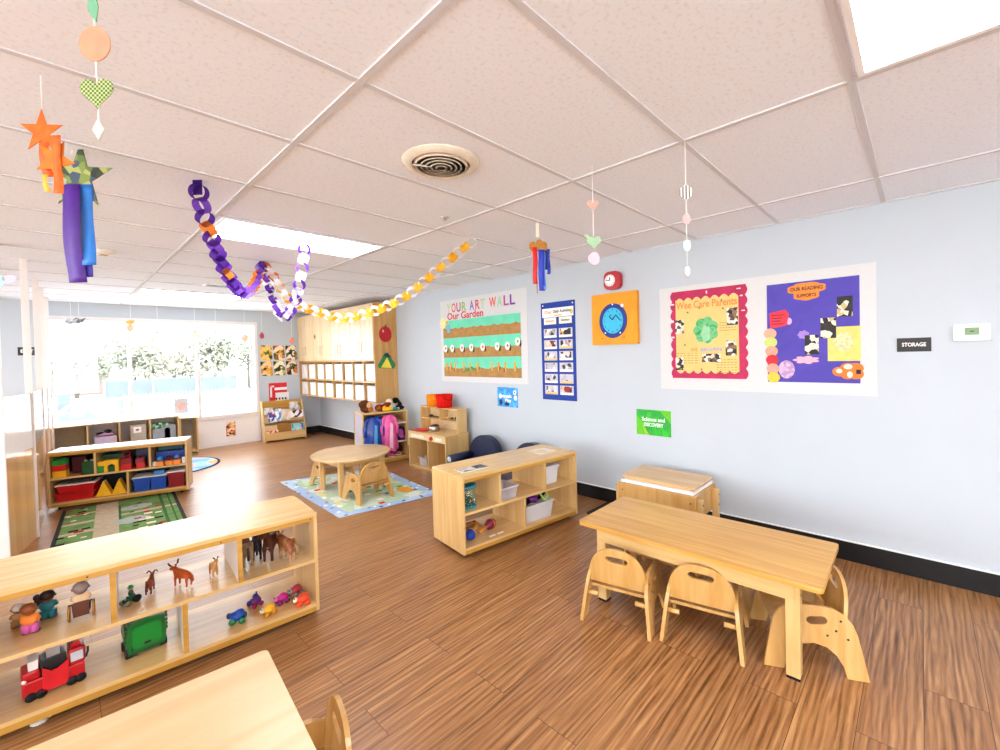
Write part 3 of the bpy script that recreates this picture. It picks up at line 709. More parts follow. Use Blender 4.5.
book('orange picture book lying low in the front tray of the book rack', .13, .02, .115, .19, .10, bk[0], -4)
book('turquoise picture book at the front tray of the book rack', .555, .02, .125, .20, .17, bk[1], -8)
book('white picture book with dark spine on the middle ledge of the book rack', .155, .100, .355, .13, .19, bk[2])
book('grey picture book on the upper ledge of the book rack', .12, .185, .49, .17, .13, bk[3])
book('small pale blue picture book on the middle ledge of the book rack', .265, .100, .37, .09, .23, bk[4])
book('tan picture book standing in the middle of the book rack', .375, .100, .37, .15, .21, patches('book_print_f', ['D9C2A4', 'E8D8C2', 'C4A88A'], 12))
book('white and dark red picture book lying on the upper side of the book rack', .565, .100, .41, .22, .13, patches('book_print_g', ['F4F2F0', 'F0ECEA', '5A1E2A', 'E8E4E4'], 13))
book('pale grey picture book at the top of the book rack', .55, .185, .55, .17, .15, bk[3])
o = thing('red_leaflet', 'red and white leaflet pinned above the book rack', 'leaflet', M=wallW(-.80, .90))
MB().prism(rect(-.16, .16, -.17, .17), 0, .004).build('sheet', mat('leaflet_red', 'D8232B', .6), o)
MB().prism(rect(-.05, .19, -.24, -.02), .004, .008).build('white_panel', paper, o)
MB().box(-.14, -.11, -.10, .12, .004, .007).box(-.14, -.07, .09, .12, .004, .007).box(-.06, .16, .03, .08, .004, .007).build('white_print', inkw, o)
g = MB()
for k in range(4): g.box(-.05+.055*k, -.02+.055*k, -.16, -.12, .008, .009)
g.build('dots', inkm, o)
# six leaf prints
lp = [patches('leaf_print_%d' % i, c, 13, .8, 'VORONOI') for i, c in enumerate([['D9902E', 'F2C766', 'E2B05A', '2F3A1E'], ['3F5A2E', 'F0D8B0', '8A5A30', '1E2A18', 'D86A4A'], ['5A6E2E', 'F2E2C4', '2A2418', 'C88A3A'], ['D8842E', 'F0C88A', '2E2A16', 'C8A03A'], ['4E7A34', 'F2E4C0', '24401E', 'C8B45A'], ['C86A2E', 'F0D8B8', '2A1A14', '5A5A2A', 'E0803A']])]
words = [['yellow and orange leaf print, top row nearest the window', 'green and tan leaf print in the middle of the top row', 'dark green leaf print, top row nearest the wall cabinet'], ['orange leaf print, bottom row nearest the window', 'bright green leaf print in the middle of the bottom row', 'rusty orange leaf print, bottom row nearest the wall cabinet']]
for r_ in range(2):
    for k in range(3):
        o = thing('leaf_print', words[r_][k], 'artwork', M=wallW(-.985+.225*k, 1.655-.30*r_), group='leaf prints on the window wall')
        MB().prism([(x+.008*math.sin(40*y), y+.006*math.sin(50*x)) for x, y in rrect(-.10, .10, -.14, .14, .03)], 0, .004).build('print', lp[r_*3+k], o)
        g = MB(); rr = random.Random(r_*3+k)
        for q in range(5):
            a = rr.uniform(0, PI); x, y = rr.uniform(-.05, .05), rr.uniform(-.08, .08)
            g.prism([(x+.05*math.cos(a)*c-.014*math.sin(a)*s_, y+.05*math.sin(a)*c+.014*math.cos(a)*s_) for c, s_ in ((-1, 0), (-.3, 1), (.5, .8), (1, 0), (.5, -.8), (-.3, -1))], .004, .0055+q*.0003)
        g.build('leaf', [mat('leaf_green', '3E6B2E', .7, var=.2), mat('leaf_gold', 'E0A23A', .7, var=.2), mat('leaf_dark', '2A2A1A', .7)][(r_+k) % 3], o)
# small sign on the window wall past the divider, flyer in the window, flyer on the white panel
def sign(label, M, w, h, txt, ts, face=None):
    o = thing('door_sign', label, 'sign', M=M)
    MB().prism(rect(-w/2, w/2, -h/2, h/2), 0, .006).build('plate', face or mat('sign_brown_black', '2A2320', .5, .4), o, .001)
    letters(o, txt, ts, 0, 0, .006, inkw, w*.70)
    return o
sign('black room sign on the window wall seen between the divider posts', wallW(-4.00, 1.72), .17, .115, 'EXIT', .06)
sign('black STORAGE sign on the blue wall beside the thermostat', wallR(.034, 1.499), .163, .088, 'STORAGE', .034)
o = thing('window_flyer', 'pale flyer with a face drawing stuck low on the middle window', 'flyer', M=wallW(-2.30, .77, YW+.049))
MB().prism(rect(-.095, .095, -.13, .13), 0, .002).build('sheet', mat('flyer_grey', 'B9BDC6', .7), o)
MB().prism(cloud(0, 0, .06, .075), .002, .003).build('drawing', mat('flyer_rose', 'D9A8A4', .7, var=.3, scale=60), o)
o = thing('panel_flyer', 'small colourful flyer on the white panel under the window', 'flyer', M=wallW(-1.605, .285, YW+.005))
MB().prism(rect(-.072, .072, -.125, .125), 0, .002).build('sheet', patches('flyer_print', ['F2D8A4', 'C84A34', 'E8C46A', '3A2A1E', 'F4ECD8', 'D86A5A'], 26), o)
# ------------------------------------------------------------------ thermostat, clocks
o = thing('thermostat', 'white thermostat with green display at the edge of the blue wall', 'thermostat', M=wallR(-.222, 1.565))
MB().prism(rrect(-.078, .078, -.05, .05, .012), 0, .024).build('housing', mat('thermostat_white', 'F1EEEA', .4, .4), o, .004)
MB().prism(rrect(-.035, .036, -.022, .034, .004), .024, .027).build('bezel', white, o); MB().prism(rect(-.030, .031, -.016, .028), .027, .028).build('display', mat('lcd_green', '6E8E5A', .3, .5), o)
MB().prism(rect(-.008, .010, .002, .010), .028, .0285).build('digits', mat('lcd_dark', '3A5232', .5), o)
MB().prism(rrect(.052, .058, .018, .024, .002), .024, .027).prism(rrect(-.002, .004, .038, .044, .002), .024, .027).build('button', grey, o)
o = thing('alarm_clock', 'small round red clock mounted above the orange clock panel', 'clock', M=wallR(2.19, 2.195))
MB().prism(rrect(-.088, .088, -.088, .088, .055), 0, .06).build('case', mat('clock_red', 'B3121C', .35, .5), o, .015)
MB().prism(ell(-.018, .0, .056, .056, 28), .06, .064).build('face', white, o)
g = MB()
for k in range(12): a = 2*PI*k/12; g.box(-.003, .003, .042, .050, .064, .0645, M=Matrix.Translation((-.018, 0, 0)) @ Matrix.Rotation(a, 4, 'Z'))
g.box(-.0035, .0035, 0, .042, .0645, .066, M=Matrix.Translation((-.018, 0, 0)) @ Matrix.Rotation(R(80), 4, 'Z')).box(-.0045, .0045, 0, .03, .066, .067, M=Matrix.Translation((-.018, 0, 0)) @ Matrix.Rotation(R(-5), 4, 'Z')).build('hands', inkm, o)
o = thing('felt_clock', 'square orange panel with blue teaching clock on the wall', 'clock', M=wallR(2.185, 1.825))
MB().prism(rrect(-.248, .248, -.25, .25, .012), 0, .045).build('panel', mat('panel_orange', 'F09A22', .6, .3, var=.08, scale=8), o, .008)
MB().prism(ell(-.005, -.02, .152, .168, 40), .045, .052).build('rim', mat('clock_navy', '142C84', .5, .4), o); MB().prism(ell(-.005, -.02, .112, .125, 36), .052, .055).build('face', mat('clock_cyan', '2FB4DE', .5, .4, var=.1), o)
g = MB()
for k in range(12):
    a = 2*PI*k/12; g.prism(ell(-.005+.094*math.sin(a), -.02+.105*math.cos(a), .006, .008, 8), .055, .056)
g.build('hour_marks', mat('clock_mark', '1A4E86', .5), o)
g = MB().tube([(-.005, -.01, .057), (.03, .035, .057), (.075, -.02, .057)], .005, 6).tube([(-.005, -.01, .057), (-.04, .022, .057), (-.018, .04, .057)], .005, 6)
g.build('hands', mat('clock_hand', '16406E', .5), o)
g = MB()
for x, y in ((.10, .118), (-.005, .138), (-.09, -.135), (.075, -.14)): g.prism(ell(x, y, .007 if y < .118 or x < 0 else .016, .008 if y < .118 or x < 0 else .016, 10), .052, .056)
g.build('pins', white, o)
g = MB().prism(ell(-.13, -.19, .006, .006, 8), .045, .047).prism(ell(.11, -.185, .006, .006, 8), .045, .047); g.build('hole', inkm, o)
# ------------------------------------------------------------------ posters on the blue wall
def poster(name, label, cat, yl, yr, z0, z1, m, t=.003, shape=None, out=0):
    o = thing(name, label, cat, M=wallR((yl+yr)/2, (z0+z1)/2, out)); w, h = (yl-yr)/2, (z1-z0)/2
    MB().prism(shape(w, h) if shape else rect(-w, w, -h, h), 0, t).build('backing', m, o)
    return o, w, h
wb = mat('display_white_paper', 'D4D3D2', .75, .2, var=.015)
poster('display_board', 'wide white paper backing behind the pink and purple posters', 'backing paper', 1.733, .216, 1.158, 2.058, wb, out=.001)
o, w, h = poster('pink_poster', 'yellow poster with hot pink scalloped border and green cabbage', 'poster', 1.632, 1.005, 1.258, 2.015, mat('poster_pink', 'B60C4C', .5, .4, var=.18, scale=10), .003, lambda w, h: scallop_rect(-w+.008, w-.008, -h, h, 1, 9, .018, False, True), .003)
px_ = lambda f: -w+2*w*f
MB().prism(scallop_rect(px_(.075), px_(.895), -h+.055, h-.075, 7, 1, .028, True, False), .003, .0045).build('paper', mat('poster_straw', 'E2C47C', .8, .2, var=.05, scale=7), o)
letters(o, 'Wee Care Parents', .085, -.01, h-.128, .0045, mat('letter_orange', 'E28A3E', .7), .50)
MB().prism(cloud(-.01, .03, .105, .115, 7, .16), .0045, .007).build('cabbage', patches('cabbage_green', ['1E8A3E', '3FA85A', '7CC48A', '2A9A4A'], 9, .8, 'NOISE'), o)
MB().prism(cloud(-.01, .0, .04, .075, 5, .2), .007, .008).build('cabbage_heart', mat('cabbage_pale', '9AD0A0', .8), o)
letters(o, 'WE', .045, -.11, -.135, .0045, mat('letter_orange', 'E28A3E', .7), .06); letters(o, 'BEGAN', .04, .03, -.135, .0045, mat('letter_lilac', '9A9AC8', .7), .17)
for x, y, ww, hh in ((px_(.13), .07, .038, .06), (px_(.12), -.255, .035, .055), (px_(.82), .13, .042, .07), (px_(.80), -.13, .042, .058), (.03, -.205, .075, .035)):
    MB().prism(rect(x-ww, x+ww, y-hh, y+hh), .0045, .006).build('photograph', photo_bw, o)
g = MB(); rr = random.Random(5)
for x0, x1, y, n in ((px_(.66), px_(.88), .08, 4), (px_(.62), px_(.88), -.225, 6), (px_(.08), px_(.38), -.165, 5)):
    for k in range(n):
        for q in range(6):
            xa = x0+(x1-x0)*q/6; g.box(xa, xa+(x1-x0)/6*rr.uniform(.5, .85), y-k*.021, y-k*.021+.006, .0045, .0050)
g.build('handwriting', mat('pencil_brown', 'A98A4E', .8), o)
g = MB()
for x, y in ((-.16, .19), (-.06, .22), (.13, .20), (-.19, -.09), (.16, -.07), (-.05, -.30), (.12, .27)): g.prism(ell(x, y, .008, .008, 8), .0045, .0052)
g.build('dots', mat('dot_grey', '6A6A5A', .8), o)
g = MB()
for x, y, ww, hh in ((px_(.03), .27, .03, .012), (px_(.02), .12, .03, .02), (px_(.03), -.02, .025, .012), (px_(.5), h-.03, .01, .025), (px_(.93), .29, .02, .01), (px_(.9), h-.03, .03, .008), (px_(.95), .17, .025, .008)): g.box(x-ww/2, x+ww/2, y-hh/2, y+hh/2, .003, .0038)
g.build('sparkle', mat('foil_white', 'F6DCE4', .3, .5), o)
# purple poster
o, w, h = poster('purple_poster', 'purple poster with orange title cloud and column of paper circles', 'poster', .868, .305, 1.243, 1.983, patches('poster_purple', ['46389E', '5042AA', '4A3DA2'], 3, .7, 'NOISE'), .003, None, .003)
po = mat('cloud_orange', 'EE8A36', .7, var=.08)
MB().prism(cloud(-.025, h-.055, .125, .046, 8, .1), .003, .0046).prism(cloud(-.025, h-.105, .085, .036, 6, .1), .003, .0045).build('title_cloud', po, o)
letters(o, 'OUR READING', .036, -.025, h-.055, .0046, inkm, .20); letters(o, 'SUPPORTS', .034, -.025, h-.105, .0046, inkm, .12)
MB().prism([(-.265, .155), (-.16, .175), (-.135, .14), (-.15, .055), (-.2, .045), (-.26, .04)], .003, .005).build('red_note', mat('note_red', 'DC3A48', .7), o)
g = MB()
for k in range(4): g.box(-.25, -.17-.01*(k % 3), .132-.022*k, .138-.022*k, .005, .0055)
g.build('handwriting', mat('ink_maroon', '7A1A2A', .8), o)
MB().prism(ell(-.135, .085, .018, .026, 16), .003, .0048).build('pink_tag', mat('tag_lilac', 'D9A6D4', .7), o)
cc = ['E2A98C', 'C6D274', 'E09E86', 'CE323C', 'E0A28E', 'E6C648']
for k, c in enumerate(cc):
    d = MB().prism(ell(-.262+.004*k, -.002-.067*k, .043, .040, 24), .003, .005+.0004*k).build('paper_circle', mat('circle_'+c, c, .75, var=.06), o, label=['salmon pink', 'lime green', 'salmon', 'red', 'pale salmon', 'yellow'][k]+' paper circle')
MB().prism(ell(-.155, -.275, .052, .068, 24), .003, .006).build('egg_shape', patches('egg_lilac', ['C8A6C8', 'D8BCD8', 'B08AB4'], 20, .8, 'NOISE'), o)
MB().prism(cloud(-.045, -.02, .038, .032, 7, .2), .003, .005).build('lilac_cloud', mat('lilac_cloud', 'A884D0', .7), o); MB().prism(cloud(-.03, -.205, .085, .03, 7, .3), .003, .005).build('pink_strip', mat('pink_strip', 'EDAFC0', .7), o)
MB().prism(rect(.10, .285, -.215, .025), .003, .005).build('yellow_sheet', mat('sheet_yellow', 'E0D074', .8, var=.06), o)
MB().prism(cloud(.19, -.08, .06, .07, 9, .2), .005, .0055).build('pale_drawing', mat('drawing_grey', 'D5D2A0', .8, var=.2, scale=50), o)
pbw = patches('dance_photograph', ['14120F', 'F0E6C8', '1A1613', 'C8B27E', '26201A'], 30)
for x, y, ww, hh in ((.20, .165, .044, .07), (.105, .02, .045, .072), (.005, -.095, .042, .07)): MB().prism(rect(x-ww, x+ww, y-hh, y+hh), .003, .0062).build('photograph', pbw, o)
pg = MB().prism(cloud(.235, -.285, .075, .065, 4, .2), .003, .008).prism(ell(.165, -.29, .04, .034, 16), .003, .0075).build('palette_shape', mat('palette_orange', 'D8782E', .7), o)
g = MB().prism(ell(.215, -.255, .025, .018, 12), .008, .009).prism(ell(.165, -.285, .018, .016, 12), .0075, .0085).prism(ell(.225, -.31, .016, .022, 12), .008, .009); g.build('paint_spots', mat('spot_cream', 'F6EACE', .7), o)
MB().prism(rect(.26, .285, -.305, -.275), .008, .009).build('dark_spot', inkm, o)
# art wall
o, w, h = poster('art_display', 'garden art display with teal and brown paper hills on white backing', 'art display', 4.99, 3.345, 1.15, 2.275, wb)
tw0, tw1, tz0, tz1 = 4.955-.79, 0, 0, 0
cyy, czz = (4.99+3.345)/2, (1.15+2.275)/2
X = lambda y: cyy-y
Z = lambda z: z-czz
xa, xb, za, zb = X(4.93), X(3.45), Z(1.222), Z(1.995)
MB().prism(rect(xa, xb, za, zb), .003, .005).build('teal_paper', mat('paper_teal', '6FD2AE', .8, .2, var=.06, scale=6), o)
kr = mat('paper_kraft', 'AE8450', .85, .1, var=.12, scale=14)
rr = random.Random(11)
def hills(f0, f1, amp, b):
    pts = [(xa, zb-(zb-za)*f1), (xb, zb-(zb-za)*f1)]
    for i in range(41):
        t = 1-i/40; pts.append((xa+(xb-xa)*t, zb-(zb-za)*f0+amp*abs(math.sin(b*t+1))*(.6+.4*math.sin(3.1*b*t))))
    return pts
MB().prism(hills(.16, .315, .025, 24), .005, .0065).build('hill', kr, o); MB().prism(hills(.505, .665, .02, 17), .005, .0065).build('hill', kr, o); MB().prism(hills(.86, 1.0, .03, 9), .005, .0065).build('hill', kr, o)
og = mat('carrot_orange', 'E8A03A', .7); dk_ = mat('seed_dark', '1C1A18', .7)
for k, t in enumerate((.04, .10, .17, .29, .38, .48, .66, .74, .82, .93)):
    x = xa+(xb-xa)*t; y = zb-(zb-za)*.84
    g = MB().prism([(x-.018, y+.065), (x+.018, y+.065), (x+.012, y-.045), (x-.010, y-.045)], .0065, .009)
    c = g.build('paper_carrot', og, o)
    MB().prism([(x+.012, y-.045), (x+.032, y-.01), (x+.02, y+.03)] if k % 2 else [(x-.03, y-.05), (x-.008, y-.05), (x-.012, y+.02)], .0065, .0085).build('carrot_top', dk_ if k % 3 else mat('leaf_paper_green', '3E8A4A', .7), c)
for k, t in enumerate((.03, .13, .27, .40, .55, .73, .85, .965)):
    x = xa+(xb-xa)*t; y = zb-(zb-za)*(.50 if k < 7 else .44)
    c = MB().prism(ell(x, y, .042, .05, 18), .0065, .009).build('paper_flower', mat('flower_white', 'F2E8E0', .8), o)
    MB().prism(ell(x+.004, y+.004, .016, .018, 12), .009, .0105).build('flower_centre', [mat('flower_red', 'C84A50', .8), mat('flower_green', '6EA86A', .8)][k % 2], c)
    MB().prism(ell(x+.044, y-.022, .018, .042, 10), .0066, .0085).build('flower_shade_paper', dk_, c)
MB().prism([(X(4.55), zb-.72), (X(4.35), zb-.63), (X(4.22), zb-.69), (X(4.34), zb-.68)], .0065, .009).build('leaf', mat('leaf_paper_green', '3E8A4A', .7), o)
c = MB().prism(cloud(xa, zb-.03, .07, .085, 9, .25), .005, .010).build('paper_sun', mat('sun_cream', 'F4E2A8', .8), o)
c = MB().prism(rect(xa+.09, xa+.15, zb-.17, zb-.06), .0065, .009).build('watering_can', mat('can_blue', '6FA8CC', .7), o); MB().prism(ell(xa+.10, zb-.03, .022, .03, 10), .009, .011).build('flower', mat('flower_yellow', 'E8B43A', .8), c)
cl = {'Y': 'B4CC84', 'O': 'E0555A', 'U': 'B0485E', 'R': '8FB45A', 'A': '7A6AC0', 'r': 'D8505A', 'T': 'B9C89C', 'W': 'E05A4A', 'a': '9CCB9A', 'L': 'C04A9A', 'l': '7A3A9A'}
seq = [('Y', 'Y'), ('O', 'O'), ('U', 'U'), ('R', 'R'), (' ', ''), ('A', 'A'), ('R', 'r'), ('T', 'T'), (' ', ''), ('W', 'W'), ('A', 'a'), ('L', 'L'), ('L', 'l')]
x = X(4.84)
for chx, key in seq:
    if chx == ' ': x += .06; continue
    wd = .125 if chx == 'W' else .088
    letters(o, chx, .15, x+wd/2, Z(2.155), .003, mat('letter_'+key+cl[key], cl[key], .7), wd, sy=1.15, name='letter'); x += wd+.018
letters(o, 'Our Garden', .13, X(4.46), Z(2.045), .0052, mat('letter_crimson', 'D0434E', .7), .74)
# blue pocket chart
o, w, h = poster('pocket_chart', 'tall blue pocket chart of activity cards on the wall', 'chart', 3.135, 2.668, .99, 2.066, mat('chart_blue', '1C3C94', .6, .3), .004)
MB().prism(rect(-w+.02, w-.02, h-.165, h-.065), .004, .006).build('title_strip', paper, o); letters(o, 'Our', .045, -.13, h-.108, .006, mat('letter_orange', 'E28A3E', .7), .10); letters(o, 'Daily Activities', .045, .06, h-.105, .006, inkm, .24)
MB().prism(ell(.19, h-.12, .02, .028, 12), .006, .007).prism(rect(-.05, .06, h-.155, h-.14), .006, .007).build('title_art', mat('chart_art_gold', 'D8C46A', .7), o)
pk = [patches('pocket_photo_%d' % i, c, 24) for i, c in enumerate([['26303A', 'D8D0CC', 'A89C98', '8A4A34', 'F0ECE8'], ['C8C2C6', 'B6B2BC', '3A3A40', 'D6D2D8'], ['E0A060', '4A2E20', 'F0E4D8', '2A2420'], ['8A2A24', 'E8B8A0', '2E1C1A', 'D8CCC8']])]
for r_ in range(7):
    for k in range(2):
        x = (-.105, .105)[k]; y = h-.215-.125*r_-(0 if r_ else -.01)
        if r_ == 0:
            c = MB().prism(rect(x-.085, x+.085, y-.038, y+.035), .004, .006).build('header_card', mat('card_cream', 'EFE9DC', .8), o); letters(c, ('Indoors', 'Outdoors')[k], .035, x, y, .006, [mat('letter_orange', 'E28A3E', .7), inkm][k], .115)
            continue
        c = MB().prism(rect(x-.09, x+.09, y-.05, y+.05), .004, .006).build('pocket_card', mat('card_grey', 'C6C4CC', .7), o)
        MB().prism(rect(x-.07, x+.07, y-.022, y+.042), .006, .007).build('card_photo', pk[[0, 2, 3, 0, 1, 0, 1, 1, 1, 1, 1, 3][(r_-1)*2+k]], c)
        MB().prism(rect(x-.085, x+.085, y-.048, y-.026), .006, .0068).build('card_strip', [mat('card_white', 'F0EEEC', .8), mat('card_gold', 'E4C07A', .8)][(r_+k) % 3 == 0], c)
g = MB()
for x in (-w+.03, w-.03): g.prism(ell(x, h-.03, .008, .008, 10), .004, .006)
g.build('grommet', white, o)
def area_sign(label, yl, yr, z0, z1, tri, m2, lines, split):
    o, w, h = poster('area_sign', label, 'sign', yl, yr, z0, z1, tri, .003, None)
    return o, w, h
o, w, h = area_sign('bright green Science and Discovery sign on the wall', 1.985, 1.648, .72, .957, patches('sign_green', ['14A024', '2CC41E', '0E9A2C', '1CB02A'], 4, .5, 'NOISE'), None, None, None)
for lf in ([(-w, -h), (-.05, -h), (-.10, -.01), (-w, .06)], [(.06, h), (w, .0), (w, h)]): MB().prism(lf, .003, .0036).build('printed_leaf', mat('sign_lime', '62C21E', .6), o)
MB().prism([(-.115, -.03), (-.085, -.05), (-.04, -h), (-.075, -h)], .0036, .0042).build('stem_print', mat('sign_olive', '9AC22E', .6), o)
letters(o, 'Science and', .05, .0, .028, .0042, inkw, .225); letters(o, 'DISCOVERY', .046, .0, -.022, .0042, inkw, .19)
o, w, h = area_sign('light blue Dramatic Play sign below the garden art', 3.873, 3.525, .864, 1.104, patches('sign_blue', ['2F9EE6', '58C0F2', '1E86D6', '3CAEEC'], 4, .5, 'NOISE'), None, None, None)
letters(o, 'Dramatic', .06, -.03, .012, .003, inkw, .20); letters(o, 'Play', .055, .01, -.04, .003, inkw, .10)
MB().prism(ell(-.115, -.065, .028, .038, 14), .003, .004).build('mask_print', mat('sign_ink_navy', '1E2E4A', .6), o)
MB().prism(ell(.125, .06, .026, .03, 14), .003, .004).prism(ell(.135, -.005, .028, .03, 14), .003, .004).prism(ell(-.12, .01, .026, .03, 14), .003, .004).build('face_print', inkw, o)
MB().prism(ell(.125, .06, .01, .012, 10), .004, .0045).prism(ell(-.01, -.085, .04, .022, 12), .003, .004).build('navy_print', mat('sign_ink_navy', '1E2E4A', .6), o)
# ------------------------------------------------------------------ dress-up unit with costumes
DA = -10.0
DM = Matrix.Translation((-.85, 5.715, 0)) @ Matrix.Rotation(R(DA), 4, 'Z')
u = thing('dress_up_stand', 'maple dress-up stand with costumes between cabinet and play kitchen', 'storage stand', M=DM)
DL, DD, DH = .66, .40, .725
MB().box(0, DL, 0, DD, DH-.02, DH).build('top_board', maple, u, .003)
MB().box(0, .02, .0, .03, 0, DH-.02).box(0, .02, DD-.03, DD, 0, DH-.02).build('post', maple_v, u)
MB().box(.004, .012, .03, DD-.03, .06, DH-.02).build('mirror_panel', clear('lilac_acrylic', (.86, .85, .90), .08, .05, .6, (222, 218, 230)), u)
MB().box(DL-.02, DL, 0, DD, 0, DH-.02).build('end_panel', maple_v, u)
MB().box(.02, DL-.02, 0, DD, .04, .058).build('bottom_board', maple, u); MB().box(.02, DL-.02, 0, .018, .0, .04).build('toe_rail', maple_edge, u)
MB().box(.02, DL-.02, DD-.012, DD, .06, DH-.02).build('back_panel', wood('stand_back', 'C08A50', 'A87238', 2, .7), u)
MB().rod((.02, .15, DH-.075), (DL-.02, .15, DH-.075), .009).build('hanging_rail', chrome, u)
MB().box(.46, DL-.02, .02, DD-.012, .26, .275).box(.46, DL-.02, .02, DD-.012, .53, .545).box(.46, .47, .05, DD-.012, .26, .545).build('shelf_board', mat('painted_shelf', 'F0E8DC', .4), u)
def costume(label, name, x, w, z0, z1, m, acc, fold=6, y=.03):
    o = thing(name, label, 'costume', M=DM @ Matrix.Translation((x, y, 0)))
    vs = []; fs = []; NR, NC = 14, 28
    for i in range(NR+1):
        t = i/NR; z = z1+(z0-z1)*t
        hw = w*(.30+.70*min(1, t*2.2)**.6)*(1+.06*math.sin(9*t)); dp = .035+.05*min(1, t*2)
        for k in range(NC):
            a = 2*PI*k/NC; f = 1+.22*math.sin(fold*a+2*t)*t
            vs.append((hw*math.cos(a)*f, dp*math.sin(a)*f, z+(.012*math.sin(3*a+1) if i == NR else 0)))
    for i in range(NR):
        for k in range(NC): fs.append((i*NC+k, i*NC+(k+1) % NC, (i+1)*NC+(k+1) % NC, (i+1)*NC+k))
    fs.append(tuple(range(NC)))
    MB().add(vs, fs, 0, True).build('garment', m, o)
    g = MB()
    for sg in (-1, 1): g.tube([(sg*w*.28, 0, z1-.01), (sg*w*.75, -.03, z1-.06), (sg*w*.95, -.05, z1-.17), (sg*w*.9, -.05, z1-.27)], .026, 8)
    g.build('sleeve', m, o)
    MB().tube([(0, .06, z1-.02), (0, .075, DH-.078+0), (.008, .09, DH-.066), (0, .10, DH-.075)], .003, 6).build('hook', chrome, o)
    MB().prism([(-.02, z0+.06), (.03, z0+.03), (.035, z1-.12), (.0, z1-.10)], -.098, -.088, M=Matrix(((1, 0, 0, 0), (0, 0, 1, 0), (0, 1, 0, 0), (0, 0, 0, 1)))).build('panel', acc, o)
    return o
satin = mat('blue_satin', '12409A', .25, .6, var=.3, scale=9); psat = mat('pink_satin', 'EC5FA6', .35, .5, var=.2, scale=9)
costume('shiny royal blue costume hanging on the dress-up stand', 'dress_up_costume', .15, .135, .19, .665, satin, mat('cyan_satin', '4FA0DC', .3, .5), 7)
costume('bright pink costume hanging on the dress-up stand', 'dress_up_costume', .375, .118, .16, .67, psat, mat('pale_pink_satin', 'F6CADC', .4), 6, .03)
o = thing('handbag', 'black and pink bag on the side shelf of the dress-up stand', 'bag', M=DM @ Matrix.Translation((.56, .10, .276)))
MB().prism(rrect(-.075, .075, 0, .19, .03), -.05, .05, M=Matrix(((1, 0, 0, 0), (0, 0, 1, 0), (0, 1, 0, 0), (0, 0, 0, 1)))).build('body', mat('black_fabric', '1A1830', .7), o, .008)
MB().ball((.0, -.05, .11), (.05, .02, .06)).ball((.03, -.05, .05), (.035, .02, .03)).build('trim', mat('violet_fabric', 'B04CA8', .6), o)
for k, (x, y, c, l) in enumerate(((.29, .10, 'F2A0B8', 'pale pink toy shoe in the bottom of the dress-up stand'), (.42, .08, 'D8447E', 'hot pink toy shoe in the middle of the stand bottom'), (.52, .13, 'C87A84', 'dusty pink toy shoe near the kitchen end of the stand bottom'))):
    o = thing('dress_up_shoe', l, 'shoe', M=DM @ Matrix.Translation((x, y, .0585)) @ Matrix.Rotation(R(-20+30*k), 4, 'Z'), group='dress-up shoes')
    m = mat('shoe_'+c, c, .35, .5)
    MB().ball((0, -.03, .025), (.036, .06, .025)).ball((0, .05, .035), (.03, .035, .035)).build('upper', m, o)
    MB().prism([(p[0], p[1]) for p in ell(0, 0, .036, .085, 20)], 0, .008).build('sole', mat('shoe_sole', 'F2E4DC', .5), o)
    MB().tube([(-.028, .0, .035), (0, -.0, .065), (.028, .0, .035)], .006, 6).build('strap', m, o)
o = thing('brown_bag', 'dark brown crumpled bag at the kitchen end of the stand bottom', 'bag', M=DM @ Matrix.Translation((.585, .19, .0585)))
MB().ball((0, 0, .07), (.055, .07, .07)).build('body', mat('bag_leather', '4A281A', .5, var=.25), o); MB().tube([(-.03, 0, .13), (0, 0, .175), (.03, 0, .13)], .006, 6).build('handle', mat('bag_leather', '4A281A'), o)
# soft things lying on top of the stand
def top(x, y): return DM @ Matrix.Translation((x, y, DH))
o = thing('soft_doll', 'brown plush puppet with tan face at the cabinet end of the dress-up stand top', 'toy', M=top(.10, .14))
MB().ball((0, 0, .055), (.085, .075, .055)).ball((-.02, .01, .115), (.08, .075, .065)).build('body', mat('plush_dark_brown', '5A3418', .9, .1, var=.3, scale=60), o)
MB().ball((.03, -.045, .10), (.045, .045, .05)).build('face', mat('plush_tan', 'D8A67C', .9, .1), o); MB().ball((.045, -.07, .045), (.04, .035, .035)).build('paw', mat('plush_caramel', 'A8682E', .9, .1), o)
o = thing('soft_doll', 'reddish brown plush animal lying in the middle of the dress-up stand top', 'toy', M=top(.33, .15))
MB().ball((-.03, 0, .05), (.075, .07, .05)).ball((.06, .0, .075), (.09, .055, .04), rot=(0, -.4, 0)).build('body', mat('plush_rust', '7A3218', .9, .1, var=.3, scale=60), o)
MB().ball((-.06, -.05, .05), (.04, .035, .04)).build('head', mat('plush_rust_light', 'A8502A', .9, .1), o)
MB().ball((-.09, -.06, .08), .016).ball((-.03, -.06, .085), .016).build('ear', mat('plush_rust', '7A3218'), o)
o = thing('soft_doll', 'cream and black plush dog on top of the dress-up stand', 'toy', M=top(.48, .18))
MB().ball((0, 0, .055), (.075, .06, .055)).ball((-.02, 0, .12), (.055, .05, .05)).build('body', mat('plush_cream', 'E4D2B4', .9, .1), o)
MB().ball((.07, -.01, .135), (.055, .05, .045)).ball((.10, -.02, .03), (.05, .05, .03)).build('head', mat('plush_black', '17140F', .9, .1), o)
MB().ball((.045, -.045, .15), .012).ball((.11, -.05, .13), .010).build('ear', mat('plush_black', '17140F'), o)
o = thing('soft_doll', 'yellow and teal soft toy at the front edge of the dress-up stand top', 'toy', M=top(.44, .06))
MB().ball((-.05, 0, .03), (.085, .04, .03)).ball((-.10, 0, .04), (.035, .035, .04)).build('body', mat('plush_yellow', 'F0B81C', .9, .1), o); MB().ball((.06, 0, .025), (.045, .038, .025)).build('skirt', mat('plush_teal', '2E8A86', .9, .1), o)
